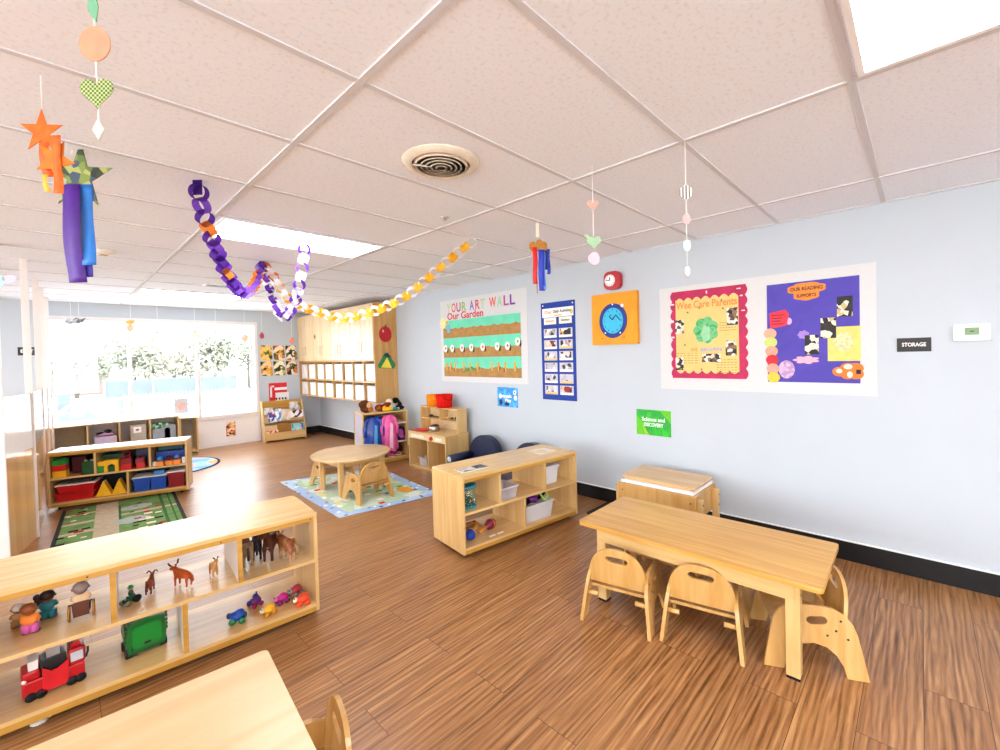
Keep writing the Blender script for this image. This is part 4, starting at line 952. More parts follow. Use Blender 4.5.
o = thing('soft_doll', 'black soft toy lying at the kitchen end of the dress-up stand top', 'toy', M=top(.60, .10))
MB().ball((0, 0, .03), (.055, .05, .03)).ball((.0, .04, .07), (.035, .035, .05)).build('body', mat('plush_black', '17140F'), o); MB().ball((-.05, -.02, .025), (.03, .02, .015)).build('arm', mat('plush_white', 'EDE8E0', .9, .1), o)
# ------------------------------------------------------------------ play kitchen
u = thing('play_kitchen', 'maple play kitchen hutch with red knob against the blue wall', 'play kitchen', (-.235, 4.75, 0))
def kb(nm, x0, x1, y0, y1, z0, z1, m=maple_v, bv=.002): return MB().box(x0+.235, x1+.235, y0-4.75, y1-4.75, z0, z1).build(nm, m, u, bv)
kb('end_panel', -.47, -.10, 4.335, 4.355, 0, .485); kb('end_panel', -.47, -.10, 5.145, 5.165, 0, .485)
kb('worktop', -.485, -.098, 4.325, 5.175, .485, .505, maple_y, .004)
kb('bottom_board', -.465, -.10, 4.355, 5.145, .025, .043, maple_y); kb('divider', -.465, -.11, 4.722, 4.738, .043, .405); kb('back_panel', -.11, -.10, 4.355, 5.145, .03, .485)
kb('front_board', -.472, -.456, 4.355, 5.145, .405, .485, maple_pale); kb('toe_rail', -.468, -.455, 4.355, 5.145, 0, .025, maple_edge)
kb('hutch_side', -.26, -.098, 4.365, 4.383, .505, .80); kb('hutch_side', -.26, -.098, 5.185-.03, 5.203-.03, .505, .80)
kb('hutch_top', -.265, -.092, 4.36, 5.178, .80, .818, maple_y, .003); kb('hutch_shelf', -.255, -.10, 4.383, 5.155, .645, .660, maple_y); kb('hutch_divider', -.25, -.10, 4.742, 4.756, .660, .80); kb('hutch_back', -.104, -.092, 4.383, 5.155, .505, .80, maple_pale)
k_ = MB().rod((-.237, -.12, .445), (-.262, -.12, .445), .028, .024, 18).build('knob', red, u, .003)
g = MB().box(-.239, -.2372, .05, .34, .425, .465).box(-.239, -.2372, -.33, -.2, .425, .465); g.build('dial_print', mat('faint_print', 'F0DCC4', .6, var=.1, scale=60), u)
o = thing('felt_basket', 'orange felt basket on top of the play kitchen', 'basket', (-.20, 4.94, .818))
MB().lathe([(.0, 0), (.088, 0), (.098, .16), (.092, .16), (.082, .01), (0, .01)], 28).build('basket', mat('felt_orange', 'F0861A', .9, .1, var=.15), o)
MB().tube([(-.06, -.075, .15), (-.06, -.085, .11), (.0, -.105, .095), (.03, -.098, .11), (.04, -.09, .15)], .006, 6).build('handle', mat('felt_gold', 'F8B43A', .9, .1), o)
o = thing('felt_basket', 'red felt basket on top of the play kitchen', 'basket', (-.205, 4.69, .818))
MB().lathe([(.0, 0), (.10, 0), (.113, .175), (.106, .175), (.094, .01), (0, .01)], 28).build('basket', mat('felt_red', 'D41C14', .9, .1, var=.15), o)
MB().tube([(-.07, -.08, .165), (-.075, -.09, .12), (.0, -.118, .10), (.05, -.105, .12), (.055, -.1, .165)], .006, 6).build('handle', mat('felt_dark_red', 'A8140F', .9, .1), o)
o = thing('toy_platter', 'flat red toy tray on the play kitchen worktop', 'toy', (-.385, 4.98, .505))
MB().lathe([(0, 0), (.085, 0), (.105, .018), (.10, .018), (.08, .006), (0, .006)], 24, M=Matrix.Diagonal((.8, 1.35, 1, 1))).build('plate', red, o)
o = thing('toy_pot', 'silver toy pot on the play kitchen worktop', 'toy', (-.30, 4.80, .505))
MB().lathe([(0, 0), (.065, 0), (.072, .065), (.066, .065), (.06, .006), (0, .006)], 24).build('body', chrome, o); MB().tube([(.0, -.07, .05), (-.02, -.13, .055), (-.02, -.15, .05)], .007, 6).build('handle', blackp, o)
MB().lathe([(.073, .065), (.04, .085), (0, .09)], 20).build('lid', mat('brown_metal', '6A4A3A', .3, .5, .8), o)
o = thing('toy_utensil', 'dark toy ladle lying in the hutch cubby nearer the dress-up stand', 'toy', (-.185, 4.95, .660))
MB().rod((0, -.12, .012), (0, .05, .012), .007).ball((0, .08, .02), (.03, .04, .018)).build('spoon', blackp, o)
o = thing('toy_food', 'small tan and black toy food in the hutch cubby nearer the navy chair', 'toy', (-.185, 4.58, .660))
MB().ball((0, .06, .018), (.02, .03, .018)).ball((.0, .11, .014), (.016, .022, .014)).build('bread', tan, o); MB().ball((.0, -.02, .016), (.02, .03, .016)).ball((0, -.10, .022), (.018, .02, .022)).build('olive', blackp, o)
def clear_bin(label, M, w, d, h, m, name='storage_bin', lid=None, group=None, rim=None):
    o = thing(name, label, 'bin', M=M, group=group); t = .003; k = .88
    a, b = w/2, d/2
    def ring(z, s): return [(-a*s, -b*s, z), (a*s, -b*s, z), (a*s, b*s, z), (-a*s, b*s, z)]
    vs = ring(0, k)+ring(h, 1)+ring(h, 1-2*t/w)+ring(t, k-2*t/w)
    fs = [(3, 2, 1, 0)]+[(i, (i+1) % 4, 4+(i+1) % 4, 4+i) for i in range(4)]+[(4+i, 4+(i+1) % 4, 8+(i+1) % 4, 8+i) for i in range(4)]+[(8+i, 8+(i+1) % 4, 12+(i+1) % 4, 12+i) for i in range(4)]+[(12, 13, 14, 15)]
    MB().add(vs, fs).build('tub', m, o)
    g = MB(); e = .008
    g.box(-a-e, a+e, -b-e, -b+.002, h-.012, h).box(-a-e, a+e, b-.002, b+e, h-.012, h).box(-a-e, -a+.002, -b, b, h-.012, h).box(a-.002, a+e, -b, b, h-.012, h).build('rim', rim or m, o)
    if lid: MB().box(-a-e, a+e, -b-e, b+e, h, h+.012).build('lid', lid, o, .003)
    return o
KM = Matrix.Translation((-.36, 4.90, .043))
clear_bin('clear bin of toy dishes in the left bay of the play kitchen', KM, .14, .17, .11, bin_clear)
o = thing('toy_dishes', 'cream toy dishes inside the clear bin of the play kitchen', 'toy dishes', M=KM @ Matrix.Translation((0, 0, .006)))
MB().ball((0, -.03, .04), (.045, .045, .04)).build('bowl', cream, o); MB().ball((.01, .045, .04), (.04, .03, .04)).build('cup', tan, o); MB().box(-.01, .01, -.06, .04, .08, .13).build('spatula', mat('spatula_tan', 'A8783E', .5), o)
# ------------------------------------------------------------------ contents of the bin shelf
def at(mm, x, y, z, rot=0): return mm @ Matrix.Translation((x, y, z)) @ Matrix.Rotation(R(rot), 4, 'Z')
o = thing('insect_jar', 'clear jar with teal rim and base on the bin shelf, end nearest the rug', 'jar', M=at(SMM, .115, .13, .3405))
MB().lathe([(0, 0), (.075, 0), (.075, .02), (0, .02)], 24).build('base', teal, o, .002)
MB().lathe([(.071, .02), (.071, .155), (.068, .155), (.068, .02)], 24).build('wall', clear('jar_clear', (.86, .95, .96), .05, .03, .03, (220, 240, 245)), o)
MB().lathe([(.069, .150), (.079, .150), (.081, .162), (.079, .172), (.060, .172), (.060, .165), (.069, .160)], 24).build('rim', teal, o)
MB().ball((.01, 0, .05), (.034, .034, .03)).ball((-.015, .01, .08), .02).build('plant', dgreen, o); MB().ball((.012, -.02, .045), .014).build('beetle', yellow, o); MB().tube([(-.03, 0, .15), (-.028, 0, .10), (-.026, .0, .07)], .006, 6).build('stalk', mat('stalk_green', '5A8A4A', .5), o)
clear_bin('clear bin of mixed small toys in the second bay of the bin shelf', at(SMM, .455, .12, .3405, 3), .17, .18, .10, bin_clear, 'storage_bin', None, None, clear('clear_rim', (.85, .85, .9), .1, .1, .4))
mm = at(SMM, .455, .12, .3405, 3); rr = random.Random(21)
for k in range(9):
    c = [tan, rust, cream, grey, brown, red, teal, tan, dblue][k]
    o = tag(MB().ball((0, 0, 0), (rr.uniform(.022, .034), rr.uniform(.018, .026), rr.uniform(.015, .02)), rot=(rr.random(), rr.random(), 3*rr.random())).build('small_toy', c), 'small assorted toy piece piled in the clear bin of the second bay', 'toy', 'toy pieces in the clear bin')
    o.matrix_world = mm @ Matrix.Translation((-.045+.045*(k % 3), -.045+.045*(k//3), .028+.022*(k % 2)))
o = thing('toy_bag', 'small dark blue boxy pouch behind the clear bin of mixed toys', 'pouch', M=at(SMM, .43, .28, .3405))
MB().box(-.055, .055, -.03, .03, 0, .165).build('body', dblue, o, .008); MB().box(-.03, .03, -.032, -.0305, .05, .13).build('label_panel', mat('lilac_panel', '8A90C0', .5), o)
o = clear_bin('milky lidded bin on the upper shelf at the wall end of the bin shelf', at(SMM, .965, .20, .3405, 0), .21, .22, .15, milky, 'storage_bin', milky)
wbx = clear_bin('white bin heaped with dark costumes on the lower shelf of the bin shelf', at(SMM, .785, .15, .0805, 0), .33, .22, .145, milky)
mm = at(SMM, .785, .15, .0805)
o = tag(skin('crumpled_cloth', [(-.10, 0, .13, .045), (-.03, .03, .165, .05), (.04, -.02, .175, .05), (.10, .03, .16, .045)], [(0, 1), (1, 2), (2, 3)], mat('black_cloth', '17131E', .8, .2, var=.4), None), 'black cloth heaped in the white bin of the bin shelf', 'cloth'); o.matrix_world = mm
o = tag(MB().ball((0, 0, 0), (.06, .04, .03), rot=(0, .4, .3)).ball((.03, .02, .015), (.05, .03, .025)).build('purple_cloth', mat('purple_satin', '6A2A7E', .4)), 'purple cloth in the white bin of the bin shelf', 'cloth'); o.matrix_world = mm @ Matrix.Translation((-.03, -.06, .175))
o = tag(MB().tube([(.035*math.cos(a), .02*math.sin(a), .035*math.sin(a)) for a in [2*PI*i/18 for i in range(18)]], .008, 6, closed=True).build('green_ring', mat('lime_green', '9ACB3A', .5)), 'lime green ring on the heap in the white bin', 'toy'); o.matrix_world = mm @ Matrix.Translation((.085, -.085, .19))
o = tag(MB().tube([(0, 0, 0), (.03, 0, .03), (.05, .05, .0), (.05, .10, -.06)], .008, 6).build('black_strap', mat('black_cloth', '17131E')), 'black strap hanging over the white bin edge', 'strap'); o.matrix_world = mm @ Matrix.Translation((.10, -.05, .175))
def rattle(label, M, c1, c2):
    o = thing('toy_maraca', label, 'toy', M=M, group='maracas on the bin shelf')
    MB().ball((0, 0, 0), (.044, .058, .044), n=16).build('shaker_head', c1, o); MB().rod((0, .05, 0), (0, .17, .0), .013, .015).build('handle', c2, o); MB().lathe([(.0448, -.006), (.0448, .006)], 16, M=Matrix.Rotation(R(90), 4, 'X')).build('band', c2, o)
    return o
rattle('blue toy maraca lying at the lower front of the bin shelf', at(SMM, .13, .11, .1255, -50), mat('maraca_blue', '1C3A9E', .35), yellow)
rattle('dark red toy maraca lying behind the blue one on the bin shelf', at(SMM, .36, .17, .1255, 115), mat('maraca_maroon', '7A1C3A', .35), mat('maraca_orange', 'E08A2A', .4))
rattle('purple toy maraca at the back of the lower bin shelf', at(SMM, .10, .25, .1255, -75), mat('maraca_purple', '4A2A8A', .35), tan)
o = thing('wood_blocks_tray', 'low tan tray with wooden rhythm sticks at the back of the lower bin shelf', 'tray', M=at(SMM, .20, .31, .0805)); MB().box(-.14, .14, -.05, .05, 0, .02).build('tray', tan, o)
MB().rod((-.12, -.02, .031), (.12, -.01, .031), .010).build('stick', orange, o); MB().rod((-.12, .02, .031), (.12, .025, .031), .010).build('stick', brown, o)
taped_w = mat('clear_tape_label', 'F4F0EA', .4)
for k, x in enumerate((.30, .38)):
    o = tag(MB().box(-.03, .03, -.012, .012, 0, .001).build('shelf_label', taped_w), ['white paper label on the lower board of the bin shelf, nearer the maracas', 'white paper label on the lower board of the bin shelf, nearer the centre divider'][k], 'label'); o.matrix_world = at(SMM, x, .06, .0803, 5)
# ------------------------------------------------------------------ contents of the block shelf
def bb(name, label, s0, s1, y0, y1, z0, z1, m, cat='toy brick', studs=0, group='toy bricks on the block shelf', sm=None):
    s0, s1 = s0*.915, s1*.915
    o = thing(name, label, cat, M=BM @ Matrix.Translation(((s0+s1)/2, (y0+y1)/2, z0)), group=group); a, b = (s1-s0)/2, (y1-y0)/2
    MB().box(-a, a, -b, b, 0, z1-z0).build('body', m, o, .003)
    if studs:
        g = MB()
        for k in range(studs): g.lathe([(.016, z1-z0), (.016, z1-z0+.014), (0, z1-z0+.014)], 12, M=Matrix.Translation((-a+(2*k+1)*a/studs, 0, 0)))
        g.build('stud', sm or m, o)
    return o
BS = .3405; LS = .0805
bb('toy_brick', 'yellow toy brick at the bottom of the three-colour stack on the block shelf', .035, .145, .02, .12, BS, BS+.066, yellow)
bb('toy_brick', 'red toy brick in the middle of the three-colour stack on the block shelf', .035, .145, .02, .12, BS+.066, BS+.128, red)
bb('toy_brick', 'green toy brick on top of the three-colour stack on the block shelf', .035, .145, .02, .12, BS+.128, BS+.185, green, studs=2)
bb('storage_box', 'maroon box at the back of the block shelf beside the three-colour stack', .15, .27, .18, .31, BS, BS+.17, mat('maroon_plastic', '5A1426', .4), 'box', group=None)
bb('toy_brick', 'lower dark green toy brick by the first divider of the block shelf', .28, .385, .02, .12, BS, BS+.07, dgreen)
bb('toy_brick', 'upper dark green toy brick with studs by the first divider of the block shelf', .28, .385, .02, .12, BS+.07, BS+.135, dgreen, studs=2, sm=mat('stud_pale_green', '9AD0A8', .4))
bb('toy_brick', 'wide dark green toy brick at the back of the middle bay of the block shelf', .42, .62, .18, .30, BS, BS+.165, dgreen, studs=3)
bb('toy_brick', 'green toy brick at the front of the middle bay of the block shelf', .415, .465, .03, .11, BS, BS+.07, green)
bb('toy_brick', 'yellow toy brick on the front green brick of the middle bay', .415, .475, .03, .11, BS+.07, BS+.115, yellow)
o = thing('toy_arch', 'yellow toy arch block over a green one in the middle bay', 'toy brick', M=BM @ Matrix.Translation((0.489, .07, BS)), group='toy bricks on the block shelf')
XZ = Matrix(((1, 0, 0, 0), (0, 0, 1, 0), (0, 1, 0, 0), (0, 0, 0, 1)))
MB().prism([(-.06, 0), (-.03, 0), (-.03, .05)]+[(.03*math.cos(PI-PI*i/10), .05+.03*math.sin(PI-PI*i/10)) for i in range(1, 10)]+[(.03, .05), (.03, 0), (.06, 0), (.06, .125), (-.06, .125)], -.04, .04, M=XZ).build('arch', yellow, o)
MB().box(-.028, .028, -.03, .03, 0, .06).build('block', dgreen, o)
bb('toy_brick', 'red toy brick low beside the yellow arch on the block shelf', .62, .715, .03, .12, BS, BS+.06, red); bb('toy_brick', 'dark red studded toy brick above the red one beside the yellow arch', .62, .715, .03, .12, BS+.06, BS+.125, dred, studs=2)
o = thing('toy_figure_ring', 'dark red toy ring standing on the dark red brick', 'toy', M=BM @ Matrix.Translation((0.608, .07, BS+.138))); MB().tube([(.03*math.cos(a), 0, .035+.03*math.sin(a)) for a in [2*PI*i/20 for i in range(20)]], .007, 8, closed=True).build('ring', dred, o)
bb('toy_brick', 'bright red toy brick low between arch bay and blue bay of the block shelf', .76, .84, .03, .11, BS, BS+.06, red); bb('toy_brick', 'red rounded toy brick on the bright red brick next to the blue bay', .755, .835, .03, .11, BS+.06, BS+.11, dred, studs=2)
bb('storage_box', 'dark blue box at the back of the middle bay of the block shelf', .73, .855, .18, .31, BS, BS+.19, dblue, 'box', group=None)
bb('toy_brick', 'long blue toy brick at the back of the last bay of the block shelf', .925, 1.215, .16, .28, BS, BS+.14, blue, studs=4)
bb('toy_brick', 'long dark teal toy brick on top of the long blue brick of the block shelf', .95, 1.2, .16, .28, BS+.154, BS+.20, mat('dark_teal_plastic', '0E4A4E', .4))
for k, (x, m) in enumerate(((.985, mat('sky_blue_plastic', '3A8AD0', .4)), (1.075, mat('maroon_plastic', '5A1426', .4)), (1.155, mat('grey_blue_plastic', '5A6AA0', .4)))):
    bb('toy_brick', ['first', 'second', 'third'][k]+' orange toy brick in the front row of the last bay, from the divider', x-.036, x+.036, .02, .09, BS, BS+.05, orange)
    o = thing('toy_ball', ['light blue', 'maroon', 'grey blue'][k]+' toy ball on an orange brick of the block shelf', 'toy', M=BM @ Matrix.Translation((x*.915, .055, BS+.05))); MB().ball((0, 0, .028), .028).build('ball', m, o)
bb('paper_card', 'white card standing at the divider of the last bay of the block shelf', .912, .95, .05, .06, BS, BS+.05, paper, 'card', group=None)
bb('paper_card', 'white card standing at the end of the last bay of the block shelf', 1.20, 1.255, .05, .06, BS, BS+.07, paper, 'card', group=None)
def open_bin(label, s, y, z, w, d, h, m, lidm=None, group='coloured bins on the block shelf'):
    o = clear_bin(label, BM @ Matrix.Translation((s*.915, y, z)), w, d, h, m, 'storage_bin', lidm, group); return o
open_bin('long red bin at the bottom of the pair on the block shelf', .21, .14, LS, .30, .22, .085, red, None); open_bin('long red bin on top of the pair on the block shelf', .22, .14, LS+.0855, .30, .22, .08, red, mat('white_lid', 'ECE8EC', .4))
bb('storage_box', 'flat black tray lying over the red bins on the block shelf', .14, .36, .06, .26, LS+.18, LS+.215, blackp, 'tray', group=None)
for k in range(2):
    o = thing('toy_prism', ['yellow triangular toy block beside the red bins on the block shelf', 'yellow triangular toy block next to the lower divider of the block shelf'][k], 'toy brick', M=BM @ Matrix.Translation((.412+.128*k, .10, LS)), group='yellow triangular blocks')
    MB().prism([(-.066, 0), (.066, 0), (.006, .15), (-.006, .15)], -.05, .05, M=XZ).build('wedge', yellow, o, .003); MB().box(-.006, .006, -.04, .04, .15, .158).build('ridge', mat('pale_ridge', 'F6E8B8', .4), o)
open_bin('blue bin nearer the lower divider of the block shelf', .805, .13, LS, .145, .22, .15, blue, milky); open_bin('blue bin between the other blue bin and the red bin on the block shelf', .965, .13, LS, .14, .22, .15, blue, milky)
bb('toy_brick', 'light blue toy brick on the blue bin lid next to the red bin', .92, 1.02, .05, .12, LS+.163, LS+.205, mat('sky_blue_plastic', '3A8AD0'))
open_bin('dark red bin with white lid at the rug end of the block shelf', 1.14, .14, LS, .15, .24, .17, dred, mat('white_lid', 'ECE8EC'))
# ------------------------------------------------------------------ contents of the window cubbies
o = thing('craft_box', 'small tan box with a picture label standing in the window cubbies', 'box', (-2.90, 8.86, .0705))
MB().box(-.09, .09, -.05, .05, 0, .50).build('body', mat('box_tan', 'B5A48C', .7), o, .003); MB().box(-.055, .035, -.052, -.0505, .38, .47).build('label_panel', paper, o); MB().prism(ell(-.01, .425, .022, .016, 10), -.0535, -.0525, M=XZ).build('label_print', rust, o)
o = thing('toy_tray', 'pale green heap of toy leaves in the window cubbies', 'toy', (-2.62, 8.93, .0705))
MB().box(-.11, .11, -.08, .08, 0, .40).build('tray', mat('tray_grey', '9A9C9C', .6), o); g = MB(); rr = random.Random(4)
for k in range(14): g.ball((rr.uniform(-.10, .10), rr.uniform(-.06, .04), .42+rr.uniform(-.01, .05)), (.04, .03, .022), rot=(rr.random(), rr.random(), rr.random()))
g.build('leaves', mat('mint_leaves', '8CC49A', .6, var=.3), o)
o = thing('toy_heap', 'mauve and black toys in the window cubbies behind the block shelf', 'toy', (-3.26, 8.93, .0705)); MB().box(-.12, .12, -.08, .08, 0, .37).build('tray', mat('tray_lilac', 'C8B8CC', .6), o); MB().ball((0, 0, .40), (.10, .06, .03)).build('cushion', mat('mauve', 'B890B4', .6), o); MB().ball((.03, -.02, .44), (.045, .035, .03)).ball((-.05, -.02, .42), (.05, .03, .02)).build('animal', black, o)
o = thing('toy_dish', 'dark shallow dish in the window cubby nearest the olive box', 'toy', (-2.45-.06, 8.92, .0705)); MB().box(-.07, .07, -.07, .07, 0, .44).build('stand', mat('tray_grey', '9A9C9C'), o); MB().ball((0, 0, .45), (.05, .04, .018)).build('dish', grey, o)
# ------------------------------------------------------------------ divider between the rooms
postm = mat('divider_post_paint', 'E9E0DB', .45, .4, var=.02)
u = thing('room_divider', 'row of white posts over a glossy wooden half wall on the left', 'room divider', (0, 0, 0))
pp = [(-4.055, 5.10), (-3.905, 5.72), (-3.86, 6.90), (-3.832, 7.80), (-3.80, 8.70)]
for k, (x, y) in enumerate(pp):
    s_ = .024 if k else .034
    MB().box(x-s_, x+s_, y-s_, y+s_, 0, CH-.004).build('post', postm, u, .003)
hw = wood('glossy_panel_wood', 'E9BE8C', 'DDA96E', 2, .35, .09, .8); wl = mat('painted_reflection_white', 'F0EDEB', .08, .8, var=.01)
for k in range(4):
    (x0, y0), (x1, y1) = pp[k], pp[k+1]
    L = math.hypot(x1-x0, y1-y0); M = Matrix.Translation((x0, y0, 0)) @ Matrix.Rotation(math.atan2(y1-y0, x1-x0), 4, 'Z')
    p = MB().box(.035, L-.026, -.015, .015, .0, 1.27, M=M).build('half_wall', hw, u, .003)
    MB().box(.036, L-.027, -.017, -.0152, .80, 1.26, M=M).build('window_reflection', wl, p)  # reflection of the windows painted as a white band on the wood
# shelf and bins seen past the divider
o = shelf_unit('maple shelf seen past the divider at the left edge', (-5.40, 6.10, 0), 0)
for k, (x, z, m, l) in enumerate(((1.10, .0805, blue, 'blue bin on the lower board of the shelf past the divider'), (.90, .0805, blue, 'second blue bin on the shelf past the divider, farther along'), (1.10, .3405, pink, 'pink bin on the upper board of the shelf past the divider'))):
    clear_bin(l, Matrix.Translation((-5.40+x-.04, 6.26, z)), .17, .24, .18, m)
# ------------------------------------------------------------------ toys on the long front shelf
def fs(x, y, z, rot=0): return SFM @ Matrix.Translation((x, y, z)) @ Matrix.Rotation(R(rot), 4, 'Z')
def sx(wx, wy):    # world point to shelf-local
    p = SFM.inverted() @ Vector((wx, wy, 0)); return p.x, p.y
UP, LO = .3405, .0805
def doll(label, M, shirt, legs, skin_, hair, h=.105, shoes=None):
    o = thing('toy_person', label, 'toy figure', M=M, group='toy people on the front shelf'); k = h/.105
    b = skin('body', [(0, 0, .030*k, .020*k), (0, 0, .052*k, .021*k), (0, 0, .068*k, .014*k), (-.020*k, -.002*k, .062*k, .008*k), (-.023*k, -.006*k, .044*k, .007*k), (.020*k, -.002*k, .062*k, .008*k), (.023*k, -.006*k, .044*k, .007*k)], [(0, 1), (1, 2), (1, 3), (3, 4), (1, 5), (5, 6)], shirt, o)
    g = MB()
    for s_ in (-1, 1): g.lathe([(.012*k, .004), (.013*k, .02*k), (.014*k, .034*k)], 10, M=Matrix.Translation((s_*.011*k, 0, 0)))
    g.build('legs', legs, o)
    g = MB()
    for s_ in (-1, 1): g.ball((s_*.012*k, -.006*k, .006), (.013*k, .019*k, .0065))
    g.build('shoes', shoes or dblue, o)
    hd = MB().ball((0, 0, .088*k), (.020*k, .019*k, .021*k), n=14).ball((0, -.019*k, .086*k), .004*k).ball((-.020*k, 0, .088*k), .005*k).ball((.020*k, 0, .088*k), .005*k).build('head', skin_, o)
    MB().ball((0, .004*k, .094*k), (.0215*k, .021*k, .0195*k), n=14).build('hair', hair, hd)
    g = MB()
    for s_ in (-1, 1): g.ball((s_*.007*k, -.0178*k, .090*k), .0025*k, n=6)
    g.build('eyes', black, hd)
    return o
hairb = mat('toy_hair_dark', '2E1A14', .5)
lx = lambda wx, wy: sx(wx, wy)
def put(wx, wy, z, rot=0): a = sx(wx, wy); return fs(a[0], a[1], z, rot)
doll('small toy person in tan with white hat at the far left of the front shelf', put(-3.895, 2.96, UP, 190), mat('toy_tan_shirt', 'B08048', .5), mat('toy_tan_trousers', '9A6C3C', .5), skinb, mat('toy_white_hat', 'D8D0C8', .5), .10, brown)
doll('toy person in orange shirt and pink trousers on the front shelf', put(-3.858, 2.85, UP, 165), mat('toy_orange_shirt', 'F0842A', .5), mat('toy_pink_trousers', 'D860A8', .5), mat('toy_skin_warm', '9A5C2E', .5), mat('toy_hair_auburn', '8A4A24', .5), .125)
o = doll('toy person in teal robe carrying a baby on the front shelf', put(-3.805, 2.95, UP, 175), mat('toy_teal_robe', '1E727C', .5), mat('toy_teal_robe', '1E727C'), skinb, hairb, .125, brown)
MB().ball((.034, -.004, .108), (.013, .013, .015)).ball((.030, -.004, .085), (.016, .012, .018)).build('baby', hairb, o)
o = doll('toy person with headscarf riding in a brown toy wheelchair', put(-3.70, 2.84, UP+.024, 180), mat('toy_beige_top', 'D8B48A', .5), mat('toy_black_skirt', '26202A', .5), mat('toy_grey_face', '8A6A5A', .5), mat('toy_scarf_grey', '8E7E78', .5), .135, pink)
w = thing('toy_wheelchair', 'brown toy wheelchair with spoked wheels under a toy person', 'toy', M=put(-3.70, 2.84, UP, 180))
MB().box(-.026, .026, -.022, .024, .020, .027).box(-.026, .026, .024, .030, .02, .085).build('seat', brown, w)
gold = mat('toy_bronze', 'A8742E', .4, .5)
for s_ in (-1, 1):
    q = MB().tube([(s_*.040, .036*math.cos(a), .036+.034*math.sin(a)) for a in [2*PI*i/20 for i in range(20)]], .004, 6, closed=True).build('wheel', gold, w)
    g = MB()
    for i in range(4): a = PI*i/4; g.rod((s_*.040, .034*math.cos(a), .036+.032*math.sin(a)), (s_*.040, -.034*math.cos(a), .036-.032*math.sin(a)), .002, n=6)
    g.build('spokes', gold, q)
    MB().rod((s_*.026, .028, .08), (s_*.04, .034, .082), .004).build('handle', brown, w)
# rider on a small tractor
o = thing('toy_tractor', 'tiny green toy tractor with driver on the front shelf', 'toy vehicle', M=put(-3.535, 2.82, UP, 35))
MB().box(-.028, .022, -.012, .012, .012, .030).box(-.012, .012, -.010, .010, .03, .038).build('body', dgreen, o, .002)
for x, r in ((-.022, .012), (.018, .018)):
    for s_ in (-1, 1): MB().rod((x, s_*.014, r), (x, s_*.022, r), r, n=14).build('wheel', mat('tyre_tan', '8E7A5E', .6) if r < .015 else black, o)
MB().ball((.004, 0, .05), (.011, .011, .016)).build('driver', dgreen, o); MB().ball((.004, 0, .072), .010).build('head', tan, o); MB().lathe([(.014, .077), (.009, .079), (.008, .088), (0, .089)], 12, M=Matrix.Translation((.004, 0, 0))).build('hat', green, o)
def beast(label, M, m, h=.09, body=1.0, neck=1.0, legm=None, tail=True, horns=None, headdown=0, muzzle=None, group='toy animals on the front shelf', mane=None, name='toy_animal'):
    """toy quadruped facing local +x, shoulder height h"""
    o = thing(name, label, 'toy animal', M=M, group=group); k = h/.09; L = .075*k*body; z = .062*k
    hn = (L*.62+.012*k*neck, 0, z+.040*k*neck-headdown); mu = (hn[0]+.026*k, 0, hn[2]-.010*k)
    N = [(0, 0, z, .0175*k), (-L*.45, 0, z+.002*k, .0165*k), (L*.45, 0, z+.003*k, .0175*k), (L*.55, 0, z+.018*k, .012*k), (*hn, .0105*k), (*mu, .0065*k)]
    E = [(0, 1), (0, 2), (2, 3), (3, 4), (4, 5)]
    for s_ in (-1, 1):
        a = len(N); N += [(-L*.48, s_*.010*k, z-.014*k, .0095*k), (-L*.42-.004*k, s_*.012*k, z*.55, .0055*k), (-L*.50, s_*.012*k, z*.30, .0042*k), (-L*.46, s_*.012*k, .004, .0048*k)]
        E += [(1, a), (a, a+1), (a+1, a+2), (a+2, a+3)]
        a = len(N); N += [(L*.44, s_*.010*k, z-.014*k, .0085*k), (L*.46, s_*.011*k, z*.48, .005*k), (L*.44, s_*.011*k, z*.26, .0042*k), (L*.46, s_*.011*k, .004, .0048*k)]
        E += [(2, a), (a, a+1), (a+1, a+2), (a+2, a+3)]
    skin('body', N, E, m, o)
    g = MB()
    for s_ in (-1, 1): g.ball((hn[0]-.003*k, s_*.010*k, hn[2]+.012*k), (.004*k, .004*k, .009*k), rot=(s_*-.5, 0, 0), n=8)
    g.build('ears', legm or m, o)
    if tail: MB().tube([(-L*.62, 0, z+.008*k), (-L*.62-.014*k, 0, z-.005*k), (-L*.62-.016*k, 0, z-.03*k)], .004*k, 6).build('tail', legm or m, o)
    if horns:
        g = MB()
        for s_ in (-1, 1): g.tube([(hn[0], s_*.006*k, hn[2]+.010*k), (hn[0]-.002*k, s_*.018*k, hn[2]+.018*k), (hn[0]+.002*k, s_*.026*k, hn[2]+.034*k if horns == 'up' else hn[2]+.004*k)], .0035*k, 6)
        g.build('horns', mat('horn_dark', '3A2418', .5), o)
    if mane: MB().tube([(hn[0]-.006*k, 0, hn[2]+.012*k), (L*.52, 0, z+.032*k), (L*.38, 0, z+.022*k)], .006*k, 8).build('mane', mane, o)
    g = MB()
    for s_ in (-1, 1): g.ball((hn[0]+.006*k, s_*.0095*k, hn[2]+.002*k), .002*k, n=6)
    g.build('eyes', black, o)
    return o
beast('rust brown toy ram with curled horns on the front shelf', put(-3.455, 2.87, UP, 75), mat('ram_brown', '8A3E1E', .5), .075, .9, .9, brown, horns='side')
beast('orange brown toy cow with horns in the middle of the front shelf', put(-3.33, 2.82, UP, 125), mat('cow_rust', 'B24E1C', .45), .095, 1.0, .6, mat('cow_rust', 'B24E1C'), horns='up')
beast('tan toy alpaca standing alone right of the toy cow', put(-3.195, 2.83, UP, -82), mat('alpaca_tan', 'C08A4A', .5), .078, .85, 1.3, brown)
